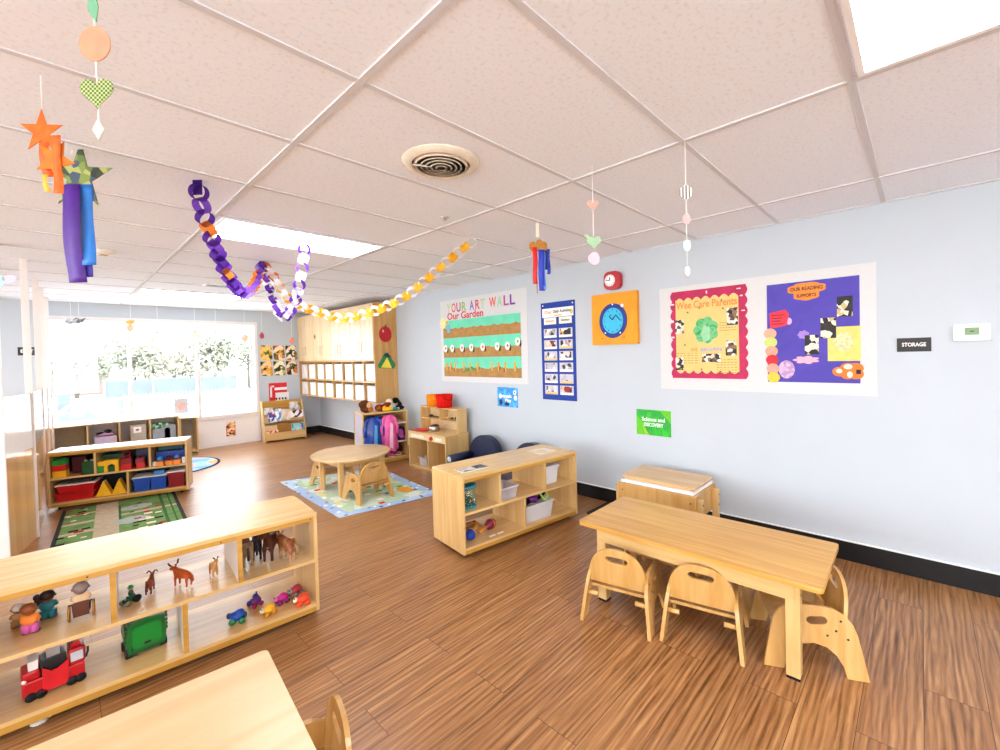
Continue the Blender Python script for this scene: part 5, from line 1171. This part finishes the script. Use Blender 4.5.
beast('tan and grey toy donkey behind the upper divider of the front shelf', put(-3.035, 2.83, UP, 85), mat('donkey_coat', '9A7A58', .5, var=.2, scale=40), .145, .85, 1.15, mat('donkey_dark', '4A3A30', .5))
beast('dark toy goat standing by the toy donkey on the front shelf', put(-2.975, 2.87, UP, 80), mat('goat_dark', '2E2830', .5), .135, .75, 1.3, None, horns='up')
beast('large dark brown toy horse near the right end of the front shelf', put(-2.915, 2.80, UP, 235), mat('horse_bay', '4E2616', .45), .165, .8, 1.0, None, mane=mat('horse_mane', '1E120E', .6))
beast('chestnut toy horse with pale tail in front of the dark brown horse', put(-2.862, 2.70, UP, 112), patches('horse_coat', ['7A3C1C', '8A4824', 'B8875A'], 9, .45, 'NOISE'), .14, .8, .6, mat('horse_flax', '9A7A58', .5), headdown=.0)
def bug(label, M, c1, c2, c3, s=1.0, kind=0):
    o = thing('toy_creature', label, 'toy vehicle', M=M, group='chunky toy vehicles on the lower front shelf')
    MB().ball((0, 0, .030*s), (.034*s, .026*s, .022*s), n=16).ball((-.006*s, 0, .044*s), (.020*s, .020*s, .014*s), n=14).build('body', c1, o)
    for x in (-.020, .020):
        for y in (-.022, .022): MB().rod((x*s, y*s, .0135*s), (x*s, (y+(.007 if y > 0 else -.007))*s, .0135*s), .0135*s, n=14).build('wheel', c2, o)
    MB().ball((.034*s, 0, .034*s), (.013*s, .015*s, .013*s), n=10).build('head', c3, o)
    g = MB()
    if kind == 1: g.tube([(-.01*s, 0, .05*s), (-.02*s, -.02*s, .07*s)], .005*s, 6).tube([(-.01*s, 0, .05*s), (-.0*s, .022*s, .072*s)], .005*s, 6).ball((0, 0, .058*s), .014*s)
    else: g.ball((.04*s, .006*s, .043*s), .004*s, n=6).ball((.04*s, -.006*s, .043*s), .004*s, n=6)
    g.build('fins' if kind == 1 else 'eyes', c3 if kind == 1 else black, o)
    return o
bug('chunky blue toy vehicle with green wheels on the lower front shelf', put(-3.11, 2.745, LO, 160), mat('bug_blue', '1A4AA8', .35), mat('bug_green', '1E7A4A', .4), mat('bug_navy', '223C78', .4), 1.15)
bug('pink and violet toy creature with fins on the lower front shelf', put(-3.0, 2.84, LO, 200), mat('bug_violet', '5A2470', .35), mat('bug_crimson', 'B01E5E', .4), mat('bug_indigo', '30266E', .4), 1.0, 1)
bug('yellow toy vehicle on the lower front shelf', put(-2.975, 2.69, LO, 195), mat('bug_yellow', 'ECAE1C', .35), mat('bug_amber', 'C8861A', .4), cream, 1.0)
bug('magenta toy vehicle on the lower front shelf', put(-2.885, 2.755, LO, 190), mat('bug_magenta', 'C21E7E', .35), mat('bug_plum', '8A1E7A', .4), mat('bug_pink', 'E06AB0', .4), 1.0)
bug('grey and red toy vehicle in the back corner of the lower front shelf', put(-2.80, 2.78, LO, 200), mat('bug_red', 'B0303A', .35), mat('bug_grey', '7E7A78', .5), mat('bug_ash', '9A9490', .5), 1.1)
bug('orange red toy vehicle at the front right corner of the lower shelf', put(-2.81, 2.645, LO, 175), mat('bug_vermilion', 'E4481E', .35), mat('bug_vermilion', 'E4481E'), cream, 1.1)
# fire truck
o = thing('toy_fire_truck', 'large red toy fire truck with grey ladder on the lower front shelf', 'toy vehicle', M=put(-3.795, 2.83, LO, 8))
fr = mat('fire_red', 'C0101C', .28, .5)
MB().box(-.095, .095, -.05, .05, .018, .085).build('chassis', fr, o, .008)
MB().box(-.095, -.04, -.048, .048, .085, .125).build('rear_deck', fr, o, .010); MB().box(.045, .098, -.05, .05, .085, .155).build('cab', fr, o, .010)
MB().prism([(-.035, .02), (.04, .02), (.045, .125), (.01, .10), (-.01, .10), (-.035, .125)], -.056, -.05, M=XZ).build('side_plate', mat('fire_red_bright', 'D8202A', .3), o)
MB().box(.05, .09, -.0515, -.050, .10, .14).box(.0985, .1, -.04, .04, .10, .145).build('window', mat('toy_window', 'C8D0D8', .2), o)
MB().box(-.04, .04, -.04, .04, .085, .15).build('pump_box', blackp, o, .004)
g = MB()
for s_ in (-.016, .016): g.box(-.085, .06, s_-.004, s_+.004, .19, .20)
for k in range(9): g.box(-.08+.016*k, -.074+.016*k, -.016, .016, .192, .198)
g.build('ladder', grey, o)
MB().box(-.02, .02, -.03, .03, .15, .19).build('turret', mat('toy_silver', 'B4B2B0', .35, .5, .4), o); MB().box(-.075, -.045, -.045, .045, .125, .165).build('rear_panel', white, o, .004); MB().box(.055, .085, -.03, .03, .155, .172).build('light_bar', red, o, .003)
for x in (-.07, -.04, .052, .08):
    for s_ in (-1, 1): MB().rod((x, s_*.044, .018), (x, s_*.056, .018), .018, n=16).build('wheel', black, o)
MB().tube([(.098, -.05, .10), (.104, -.062, .13), (.104, -.062, .15)], .004, 6).build('mirror', blackp, o)
MB().ball((-.088, -.047, .09), (.008, .006, .008)).build('headlamp', white, o)
# green truck
o = thing('toy_dump_truck', 'large dark green toy truck seen from behind on the lower front shelf', 'toy vehicle', M=put(-3.485, 2.84, LO, 8))
tg = mat('truck_green', '0A6A26', .3, .5)
MB().prism([(-.07, .03), (.07, .03), (.078, .10), (.068, .165), (.0, .178), (-.068, .165), (-.078, .10)], -.05, .09, M=XZ).build('hopper', tg, o, .004)
MB().prism(rrect(-.055, .055, .045, .15, .02), -.056, -.05, M=XZ).build('tailgate', mat('truck_green_light', '10882F', .3, .5), o, .002)
MB().box(-.012, .012, -.060, -.056, .055, .066).build('latch', blackp, o); MB().box(-.060, -.055, -.058, -.05, .04, .06).build('hinge', blackp, o)
MB().box(-.07, .07, -.045, .10, .018, .03).build('chassis', dgreen, o)
g = MB()
for s_ in (-1, 1):
    for k in range(4): g.box(s_*.076-.006, s_*.076+.006, -.045, -.03, .085+.02*k, .097+.02*k)
g.build('fins', dgreen, o)
for s_ in (-1, 1):
    MB().rod((s_*.052, -.02, .022), (s_*.078, -.02, .022), .022, n=16).build('wheel', black, o); MB().rod((s_*.052, .07, .022), (s_*.078, .07, .022), .022, n=16).build('wheel', black, o)
MB().box(-.05, .05, .10, .14, .03, .13).build('cab', tg, o, .008)
MB().box(-.082, -.074, -.04, -.02, .145, .19).box(.074, .082, -.04, -.02, .145, .19).build('exhaust', dgreen, o)
# crumpled wrapper under the shelf
o = tag(MB().ball((0, 0, .012), (.03, .018, .012), n=7).ball((.02, .01, .012), (.02, .012, .010), n=6).build('paper_scrap', mat('scrap_grey', 'D8D4CE', .6)), 'small crumpled scrap on the floor under the front shelf', 'scrap'); o.location = (-3.84, 2.72, 0)
# ------------------------------------------------------------------ paper chains
def ring_mesh(name, m, r=.041, w=.042, t=.0012):
    n = 22; vs = []; fs = []
    for k in range(n): a = 2*PI*k/n; vs += [(r*math.cos(a), r*math.sin(a), -w/2), (r*math.cos(a), r*math.sin(a), w/2)]
    for k in range(n): fs.append((2*k, (2*k+2) % (2*n), (2*k+3) % (2*n), 2*k+1))
    return MB().add(vs, fs, 0, True).mesh(name, m)
def chain(name, label, pts, meshes, seq, step=.072, flip=0):
    P_ = [Vector(p) for p in pts]
    # smooth curve through the points
    fine = []
    for i in range(len(P_)-1):
        p0, p1, p2, p3 = P_[max(i-1, 0)], P_[i], P_[i+1], P_[min(i+2, len(P_)-1)]
        for k in range(24):
            t = k/24; fine.append(.5*((2*p1)+(p2-p0)*t+(2*p0-5*p1+4*p2-p3)*t*t+(3*p1-p0-3*p2+p3)*t**3))
    fine.append(P_[-1])
    root = thing(name, label, 'paper chain', tuple(fine[0]))
    MB().box(-.024, .024, -.001, .001, -.05, CH-fine[0].z-.001, M=Matrix.Rotation(R(-47), 4, 'Z')).build('paper_strip', meshes[seq(0)].materials[0], root)
    acc = 0; i = 0; nxt = step*.5; n = 0; last = fine[0]
    rr = random.Random(len(pts))
    for p in fine[1:]:
        d = (p-last).length
        while acc+d >= nxt:
            q = last+(p-last)*((nxt-acc)/d); tan_ = (p-last).normalized()
            side = tan_.cross(Vector((0, 0, 1)))
            side = side.normalized() if side.length > .05 else Vector((.7, -.7, 0))
            upv = side.cross(tan_).normalized()
            ax = (side+upv if (n+flip) % 2 else side-upv).normalized(); ax = (ax+tan_*rr.uniform(-.12, .12)+.15*rr.uniform(-1, 1)*side).normalized()
            b = tan_.cross(ax).normalized(); c = ax.cross(b)
            o = bpy.data.objects.new('paper_link', meshes[seq(n)]); COL.objects.link(o); o.parent = root
            M = Matrix((b, c, ax)).transposed().to_4x4(); M.translation = q-fine[0]
            o.matrix_local = M
            n += 1; nxt += step
        acc += d; last = p
    return root
def thin_paper(name, c):
    m = mat(name, c, .75, .2, var=.06); nt = m.node_tree
    if 'Translucent BSDF' not in nt.nodes:
        b = nt.nodes['Principled BSDF']; t = nt.nodes.new('ShaderNodeBsdfTranslucent'); t.inputs['Color'].default_value = (*lin(c), 1)
        x = nt.nodes.new('ShaderNodeMixShader'); x.inputs['Fac'].default_value = .6
        nt.links.new(b.outputs[0], x.inputs[1]); nt.links.new(t.outputs[0], x.inputs[2]); nt.links.new(x.outputs[0], nt.nodes['Material Output'].inputs['Surface'])
    return m
pm = {k: ring_mesh('paper_link', thin_paper('chain_'+k, c)) for k, c in dict(purple='5A2E92', violet='7A4AB4', lilac='A486CC', white='F4F0F2', yellow='F8B830', gold='FAC848', orange='F0883A', grey='CFC9CF').items()}
chain('paper_chain', 'deep purple paper chain looping down from the ceiling by the stars', [(-3.22, 2.73, 2.415), (-3.175, 2.83, 2.29), (-3.095, 3.0, 2.175), (-2.97, 3.28, 2.06), (-2.775, 3.70, 2.01), (-2.55, 4.20, 2.17), (-2.40, 4.55, 2.40)], pm, lambda n: 'orange' if n in (3, 9, 21, 23, 25, 27) else ['purple', 'violet', 'purple', 'purple'][n % 4] if n < 16 else 'lilac' if n % 2 else 'violet')
chain('paper_chain', 'purple and white paper chain hanging before the lit ceiling panel', [(-2.385, 4.56, 2.41), (-2.388, 4.35, 2.15), (-2.40, 4.17, 1.97), (-2.416, 3.93, 1.865), (-2.435, 3.62, 1.98), (-2.447, 3.42, 2.24), (-2.452, 3.35, 2.415)], pm, lambda n: ['purple', 'white', 'violet', 'white', 'purple', 'grey'][n % 6])
chain('paper_chain', 'yellow and white paper chain swooping across to the blue wall', [(-2.36, 4.57, 2.41), (-2.32, 4.48, 2.31), (-2.236, 4.31, 2.065), (-2.09, 4.0, 1.925), (-1.953, 3.71, 1.865), (-1.733, 3.245, 1.99), (-1.567, 2.896, 2.23), (-1.44, 2.63, 2.42)], pm, lambda n: ('orange' if n < 4 else 'yellow' if n % 4 else 'gold') if n % 2 == 0 else 'white', .066, 1)
# ------------------------------------------------------------------ things hung on strings
strm = mat('white_string', 'F2EEE8', .8)
def hang(label, x, y, zl, name='hanging_mobile', cat='mobile', r=.0016, group=None):
    a = R(47)     # all turned the same way
    o = thing(name, label, cat, M=Matrix.Translation((x, y, CH)) @ Matrix.Rotation(-a, 4, 'Z') @ Matrix.Rotation(R(90), 4, 'X'), group=group)
    if zl: MB().rod((0, 0, 0), (0, zl-CH, 0), r, n=6).build('string', strm, o)
    return o
def piece(o, name, out, z, m, t=.003, off=0, label=None): return MB().prism([(p[0], p[1]+z-CH) for p in out], off, off+t).build(name, m, o, label=label)
o = hang('string of paper shapes with a green checked heart by the top edge', -3.661, 1.445, 2.05)
piece(o, 'green_shape', [(-.012, .0), (.006, -.026), (.012, .01), (.004, .05), (-.010, .05)], 2.345, mat('shape_mint', '78B48E', .7), .003)
piece(o, 'orange_disc', [(p[0]*1.0, p[1]*1.0) for p in cloud(0, 0, .039, .041, 2, .06)], 2.268, mat('shape_peach', 'DA9676', .7, var=.08), .003)
hm_ = bpy.data.materials.new('checked_heart'); hm_.use_nodes = True
nt = hm_.node_tree; ck = nt.nodes.new('ShaderNodeTexChecker'); ck.inputs['Scale'].default_value = 190; ck.inputs['Color1'].default_value = (*lin('44682A'), 1); ck.inputs['Color2'].default_value = (*lin('B8C080'), 1)
tc = nt.nodes.new('ShaderNodeTexCoord'); nt.links.new(tc.outputs['Object'], ck.inputs['Vector']); nt.links.new(ck.outputs[0], nt.nodes['Principled BSDF'].inputs['Base Color']); nt.nodes['Principled BSDF'].inputs['Roughness'].default_value = .7
piece(o, 'checked_heart', heart(0, 0, .040), 2.155, hm_, .003)
piece(o, 'pale_diamond', [(0, -.024), (.014, 0), (0, .024), (-.014, 0)], 2.065, mat('shape_cream', 'DCD2C2', .7), .003)
def satin_strip(o, x, z0, z1, w, m, name='streamer', off=.0, wob=.006, seg=14):
    vs = []; fs = []
    for i in range(seg+1):
        t = i/seg; z = z1+(z0-z1)*t-CH; d = off+wob*math.sin(5*t+x*40); xx = x+wob*.7*math.sin(7*t+x*30)
        vs += [(xx-w/2, z, d), (xx+w/2, z, d+.004*math.sin(4*t)), (xx+w/2, z, d+.0015+.004*math.sin(4*t)), (xx-w/2, z, d+.0015)]
    for i in range(seg):
        for k in range(4): a, b = 4*i+k, 4*i+(k+1) % 4; fs.append((a, a+4, b+4, b))
    fs += [(0, 1, 2, 3), (4*seg+3, 4*seg+2, 4*seg+1, 4*seg)]
    return MB().add(vs, fs, 0, True).build(name, m, o)
ors = mat('star_orange', 'DA640C', .5, var=.2, scale=40); ors2 = mat('star_deep_orange', 'E65A0C', .5, var=.15)
o = hang('orange paper star mobile with short orange streamers, top left', -3.752, 2.089, 2.33, 'star_mobile')
piece(o, 'star', star(0, 0, .072, .028, 5, .05), 2.262, ors, .003, .004); 
piece(o, 'second_star', [(p[0]+.048, p[1]) for p in star(0, 0, .066, .03, 5, .5)], 2.165, mat('star_light_orange', 'DE7416', .5, var=.15), .003, .012)
satin_strip(o, .004, 2.12, 2.25, .034, ors2, 'streamer', .0, .004); satin_strip(o, .036, 2.09, 2.22, .026, mat('streamer_amber', 'F29A2A', .5), 'streamer', -.004, .004); satin_strip(o, .003, 2.07, 2.125, .018, mat('streamer_gold', 'F6B02A', .5), 'streamer', .001, .003)
satin_strip(o, .060, 2.055, 2.24, .030, ors, 'streamer', .018, .004)
o = hang('patterned green paper star mobile with long purple and blue streamers', -3.669, 2.715, 2.42, 'star_mobile')
piece(o, 'star', [(p[0]+.03, p[1]) for p in star(0, 0, .150, .056, 5, .08)], 2.325, patches('star_print', ['2E3A1E', '7A8A3E', '3E4E5E', 'A4A860', '1E2A24', '5A6E2E'], 26), .004)
satin_strip(o, .000, 1.865, 2.29, .076, mat('streamer_purple', '4C1888', .45, var=.1), 'streamer', .010, .008); satin_strip(o, .056, 1.94, 2.29, .058, mat('streamer_azure', '2472C4', .45, var=.08), 'streamer', .002, .005)
satin_strip(o, .03, 1.89, 2.24, .05, mat('streamer_indigo', '3A2EA4', .45), 'streamer', -.008, .004)
o = hang('cluster of wooden discs with red and blue ribbons hung by the art wall', -1.374, 2.005, None, 'ribbon_mobile')
piece(o, 'tag_strip', rect(-.012, .012, 0, .10), 2.335, mat('tag_beige', 'E4D6C4', .7), .003)
MB().rod((0, 0, 0), (0, -.02, 0), .0016, n=6).build('string', strm, o)
dm = mat('disc_bronze', 'B87A2A', .5, var=.2)
for x, z, f in ((-.035, 2.27, .0), (.012, 2.26, .01), (.045, 2.27, -.012), (.015, 2.29, -.02)): piece(o, 'disc', ell(x, 0, .026, .036, 18), z, dm, .004, f)
for x, z0, z1, w, m, f in ((-.022, 2.00, 2.26, .032, mat('ribbon_red', 'D6121C', .4), .018), (.022, 1.95, 2.24, .042, mat('ribbon_blue', '2436B4', .4, var=.1), .022), (.042, 1.96, 2.22, .018, mat('ribbon_sky', '5A8AE0', .4), .018), (.075, 2.07, 2.25, .024, mat('ribbon_blue', '2436B4'), -.004), (.055, 2.10, 2.24, .018, dblue, .002)): satin_strip(o, x, z0, z1, w, m, 'ribbon', f, .004)
MB().rod((-.012, 1.93-CH, .03), (-.012, 2.0-CH, .025), .0035, n=6).build('cord_end', tan, o)
o = hang('faint string of pink and green hearts over the red clock', -1.882, 1.207, 1.98)
piece(o, 'pink_heart', heart(0, 0, .028), 2.244, mat('heart_coral', 'DC9C8C', .7)); piece(o, 'green_heart', [(p[0], p[1]) for p in heart(.0, 0, .036)], 2.058, mat('heart_sage', '94B68E', .7)); piece(o, 'pink_disc', cloud(0, 0, .03, .032, 3, .1), 1.975, mat('disc_blush', 'E2B2BC', .7)); piece(o, 'leaf', [(-.05, .02), (-.02, .0), (-.03, .03)], 2.07, mat('heart_sage', '94B68E'))
o = hang('string of small shapes with a striped disc and crystal drop before the pink poster', -1.796, .771, 1.87)
sm_ = bpy.data.materials.new('striped_disc'); sm_.use_nodes = True; nt = sm_.node_tree
wv = nt.nodes.new('ShaderNodeTexWave'); wv.inputs['Scale'].default_value = 22; tc = nt.nodes.new('ShaderNodeTexCoord'); nt.links.new(tc.outputs['Object'], wv.inputs['Vector'])
r_ = nt.nodes.new('ShaderNodeValToRGB'); r_.color_ramp.interpolation = 'CONSTANT'; r_.color_ramp.elements[0].color = (*lin('54483C'), 1); r_.color_ramp.elements[1].color = (*lin('E8E2D4'), 1); r_.color_ramp.elements[1].position = .55
nt.links.new(wv.outputs['Fac'], r_.inputs['Fac']); nt.links.new(r_.outputs[0], nt.nodes['Principled BSDF'].inputs['Base Color'])
piece(o, 'striped_disc', cloud(0, 0, .030, .032, 6, .12), 2.21, sm_); piece(o, 'pink_disc', ell(0, 0, .018, .024, 14), 2.09, mat('disc_pink', 'D89A96', .7)); piece(o, 'green_disc', ell(0, 0, .018, .026, 14), 1.972, mat('disc_mint', 'A6CCB4', .7))
MB().ball((0, 1.855-CH, 0), (.014, .028, .012), n=10).build('crystal', mat('crystal_silver', 'DDE0E4', .1, .8, .3), o)
o = hang('blue and pink paper butterfly hung past the divider posts', -4.06, 6.2, 2.42, 'paper_butterfly', 'decoration')
piece(o, 'blue_wing', ell(-.10, 0, .06, .07, 16), 2.44-.06+.02-.02, mat('wing_blue', '9AB8E0', .7)); piece(o, 'teal_wing', ell(-.02, -.06, .07, .06, 16), 2.36, mat('wing_teal', 'B4DCD8', .7)); piece(o, 'pink_wing', ell(.08, -.05, .07, .04, 16), 2.36, mat('wing_pink', 'EBC2DA', .7))
wo = [(-3.564, 2.127, 'grey', 'pale grey paper bird hanging nearest the divider at the windows', 'B9BCC2'), (-3.484, 2.144, 'grey', 'darker grey paper bird hanging second from the divider at the windows', '83868C'), (-2.926, 2.06, 'x', 'orange and peach paper shapes hanging by the first window post', 'F0B48A'), (-2.608, 1.957, 'x', 'grey paper shape hanging in front of the middle window', 'C4C6CC'), (-2.128, 1.981, 'x', 'peach paper shape hanging at the second window post', 'F2C8AC'),
      (-1.834, 1.986, 'x', 'pale grey paper shape hanging in the window nearest the leaf prints', 'C2C6C8'), (-1.399, 1.922, 'x', 'terracotta paper shape hanging at the window edge nearest the leaf prints', 'E2A488'), (-1.125, 1.962, 'x', 'dark red paper shape hanging above the leaf prints', '8E1A24'), (-.609, 1.872, 'x', 'brick orange paper shape hanging at the cabinet side of the leaf prints', 'C86A48')]
for k, (x, z, kd, lab, c) in enumerate(wo):
    o = hang(lab, x, 8.9, z+.03, 'window_ornament', 'ornament', .003, 'paper ornaments hanging by the windows')
    m = mat('ornament_'+c, c, .7, var=.1)
    if kd == 'grey':
        piece(o, 'wing', [(-.11, .0), (-.04, .055), (.02, .02), (.10, .045), (.06, -.02), (-.02, -.045)], z, m); MB().ball((.0, z-CH, .01), (.05, .03, .025)).build('body', m, o)
    else:
        piece(o, 'shape', cloud(0, 0, .055 if k not in (7, 8) else .045, .06 if k not in (7, 8) else .055, 5, .2), z, m); MB().ball((.0, z+.05-CH, .004), (.02, .02, .015), n=8).build('bead', mat('bead_dark_'+c, c, .5), o)
        if k == 2: piece(o, 'second_shape', cloud(0, 0, .075, .035, 3, .2), z+.085, mat('ornament_orange', 'F2A24A', .7), .003, .004)
# ------------------------------------------------------------------ outside the windows
GZ = -.15
def groundm():
    m = patches('playground_surface', ['DCDFE2', 'E4E6E8', 'D4DAD6', 'E0E2E4'], .35, .9, 'NOISE'); return m
struct('ground', MB().box(-60, 60, -60, 70, GZ-.1, GZ), groundm(), 'pale playground ground outside the windows')
def picket(label, x0, x1, y):
    o = thing('picket_fence', label, 'fence', (x0, y, GZ), 0); L = x1-x0; n = int(L/.11); m = mat('picket_white', '76726E', .7)
    MB().box(0, L, .02, .05, .15, .20).box(0, L, .02, .05, .48, .53).build('rails', m, o)
    g = MB()
    for k in range(n): g.prism([(k*.11, 0), (k*.11+.06, 0), (k*.11+.06, .60), (k*.11+.03, .66), (k*.11, .60)], -.0, .02, M=Matrix(((1, 0, 0, 0), (0, 0, 1, 0), (0, 1, 0, 0), (0, 0, 0, 1))))
    g.build('pickets', m, o)
picket('low white picket fence outside the windows', -2.2, 1.9, 19.5)
o = thing('screen_fence', 'grey-blue screen fence behind the white picket fence', 'fence', (-2.4, 24, GZ)); fm = mat('screen_blue_grey', '565E6A', .8, var=.1, scale=2)
MB().box(0, 4.6, 0, .03, .30, 1.0).build('screen', fm, o)
for x in (0, 1.5, 3.0, 4.6): MB().box(x-.03, x+.03, -.03, 0, 0, 1.05).build('post', grey, o)
o = thing('shed', 'pale pink distant low building outside the first window', 'building', (-4.0, 34, GZ)); MB().box(0, 2.4, 0, 2, 0, 1.3).build('wall', mat('shed_pink', '786660', .8), o); MB().box(-.1, 2.5, -.1, 2.1, 1.3, 1.42).build('roof', mat('shed_roof', 'C8C4C4', .8), o); MB().box(.3, .8, -.01, 0, .5, 1.0).build('window', mat('shed_glass', '9AA4B4', .3), o)
o = thing('utility_box', 'slate blue upright box outside the first window', 'utility box', (-3.55, 22, GZ)); MB().box(-.16, .16, -.1, .1, 0, 1.45).build('body', mat('slate_box', '525A6A', .7), o, .01); MB().box(-.12, .12, -.105, -.1, .8, 1.3).build('door', mat('slate_box_dark', '6E7C90', .7), o)
o = thing('ride_on_car', 'rounded pale blue play car outside the first window', 'toy car', (-3.38, 14, GZ))
MB().prism([(-.36, .1), (.40, .1), (.42, .42), (.25, .50), (.10, .74), (-.16, .78), (-.34, .62)], -.25, .25, M=XZ).build('body', mat('play_car_blue', '606A88', .5), o, .03); MB().prism([(.06, .50), (.09, .68), (-.12, .71), (-.18, .52)], -.255, -.25, M=XZ).build('window', mat('play_car_window', 'B4BED8', .4), o)
for x in (-.24, .27): MB().rod((x, -.27, .1), (x, .27, .1), .1, n=16).build('wheel', grey, o)
o = thing('play_hut', 'small grey arched play hut with pink base outside the first window', 'play hut', (-2.38, 20, GZ))
MB().prism([(-.21, .18), (.21, .18)]+[(.21*math.cos(PI*i/12), .36+.19*math.sin(PI*i/12)) for i in range(13)], -.2, .2, M=XZ).build('hood', mat('hut_grey', '666A78', .6), o); MB().box(-.21, .21, -.2, .2, 0, .18).build('base', mat('hut_pink', '8A6C74', .6), o)
lm = [patches('tree_leaf_%d' % i, c, 1.5, .8, 'NOISE') for i, c in enumerate([['6E7662', '828874', '98988A'], ['747A66', '888A78', '9C9C8C'], ['807C68', '928E7C', 'A29E90']])]
bark = mat('tree_bark', '5C544C', .9)
def tree(label, x, y, h, w, k, seed, group='trees beyond the playground'):
    o = thing('tree', label, 'tree', (x, y, GZ), 0, group); rr = random.Random(seed)
    MB().rod((0, 0, 0), (0, 0, h*.62), .10, .05).rod((0, 0, h*.4), (w*.25, 0, h*.72), .05, .02).rod((0, 0, h*.38), (-w*.25, .1, h*.7), .05, .02).build('trunk', bark, o)
    vs = []; fs = []
    cl = [(rr.uniform(-.6, .6)*w/2, rr.uniform(-.5, .5)*w/2, h*rr.uniform(.42, .9), w*rr.uniform(.16, .3)) for q in range(11)]
    for q in range(1500):
        cx_, cy_, cz_, r = rr.choice(cl); d = Vector((rr.gauss(0, 1), rr.gauss(0, 1), rr.gauss(0, 1))).normalized()*r*rr.uniform(.2, 1.25)
        c = Vector((cx_, cy_, cz_))+d; a = Vector((rr.gauss(0, 1), rr.gauss(0, 1), rr.gauss(0, 1))).normalized(); b_ = a.orthogonal().normalized(); s_ = rr.uniform(.08, .2)
        n0 = len(vs); vs += [c-a*s_, c+b_*s_*.5, c+a*s_, c-b_*s_*.5]; fs.append((n0, n0+1, n0+2, n0+3))
    g = MB(); g.add(vs, fs)
    g.build('crown', lm[k], o)
tree('grey green tree outside nearest the divider side of the windows', -5.0, 30, 3.1, 3.0, 0, 1); tree('olive tree outside behind the utility box', -3.0, 31, 2.9, 3.0, 1, 2)
tree('pale tree outside the middle window left of the window post', -.9, 30, 3.0, 3.0, 1, 3); tree('yellowish low tree outside behind the middle of the screen fence', .9, 29, 2.2, 3.0, 2, 4)
tree('tall tree outside the third window', 2.4, 29, 3.4, 2.6, 0, 5); tree('green tree outside at the edge of the third window nearest the leaf prints', 4.3, 30, 3.6, 3.2, 1, 6); tree('distant tree outside behind the second window post', 1.6, 38, 3.4, 4.0, 2, 7)
# ------------------------------------------------------------------ light
W = bpy.data.worlds.new('overcast_sky'); SC.world = W; W.use_nodes = True
bg = W.node_tree.nodes['Background']; bg.inputs['Color'].default_value = (.90, .95, 1, 1); bg.inputs['Strength'].default_value = 9.0
sun = bpy.data.lights.new('sun', 'SUN'); sun.energy = 5.0; sun.angle = R(3); sun.color = (1, .96, .9)
so = bpy.data.objects.new('sun', sun); COL.objects.link(so); so.rotation_euler = (R(24), R(10), 0)
# ------------------------------------------------------------------ camera
yaw, pit, rol, F = R(47.12), R(1.08), R(1.45), 432.6
f = Vector((math.sin(yaw)*math.cos(pit), math.cos(yaw)*math.cos(pit), -math.sin(pit)))
r = Vector((math.cos(yaw), -math.sin(yaw), 0)); d = f.cross(r)
r2 = r*math.cos(rol)+d*math.sin(rol); d2 = -r*math.sin(rol)+d*math.cos(rol)
cam = bpy.data.cameras.new('camera'); co = bpy.data.objects.new('camera', cam); COL.objects.link(co)
M = Matrix((r2, -d2, -f)).transposed().to_4x4(); M.translation = (-3.753, 0, 1.5); co.matrix_world = M
cam.sensor_width = 36; cam.lens = F/1000*36; cam.shift_x = -.0196; cam.shift_y = -.0123; cam.clip_start = .02; cam.clip_end = 200
SC.camera = co
SC.view_settings.view_transform = 'Standard'; SC.view_settings.look = 'None'; SC.view_settings.gamma = 1; SC.view_settings.use_curve_mapping = False
SC.view_settings.exposure = 0.12
SC.cycles.max_bounces = 10; SC.cycles.diffuse_bounces = 8; SC.cycles.transparent_max_bounces = 16; SC.cycles.use_denoising = True
SC.cycles.sample_clamp_indirect = 6
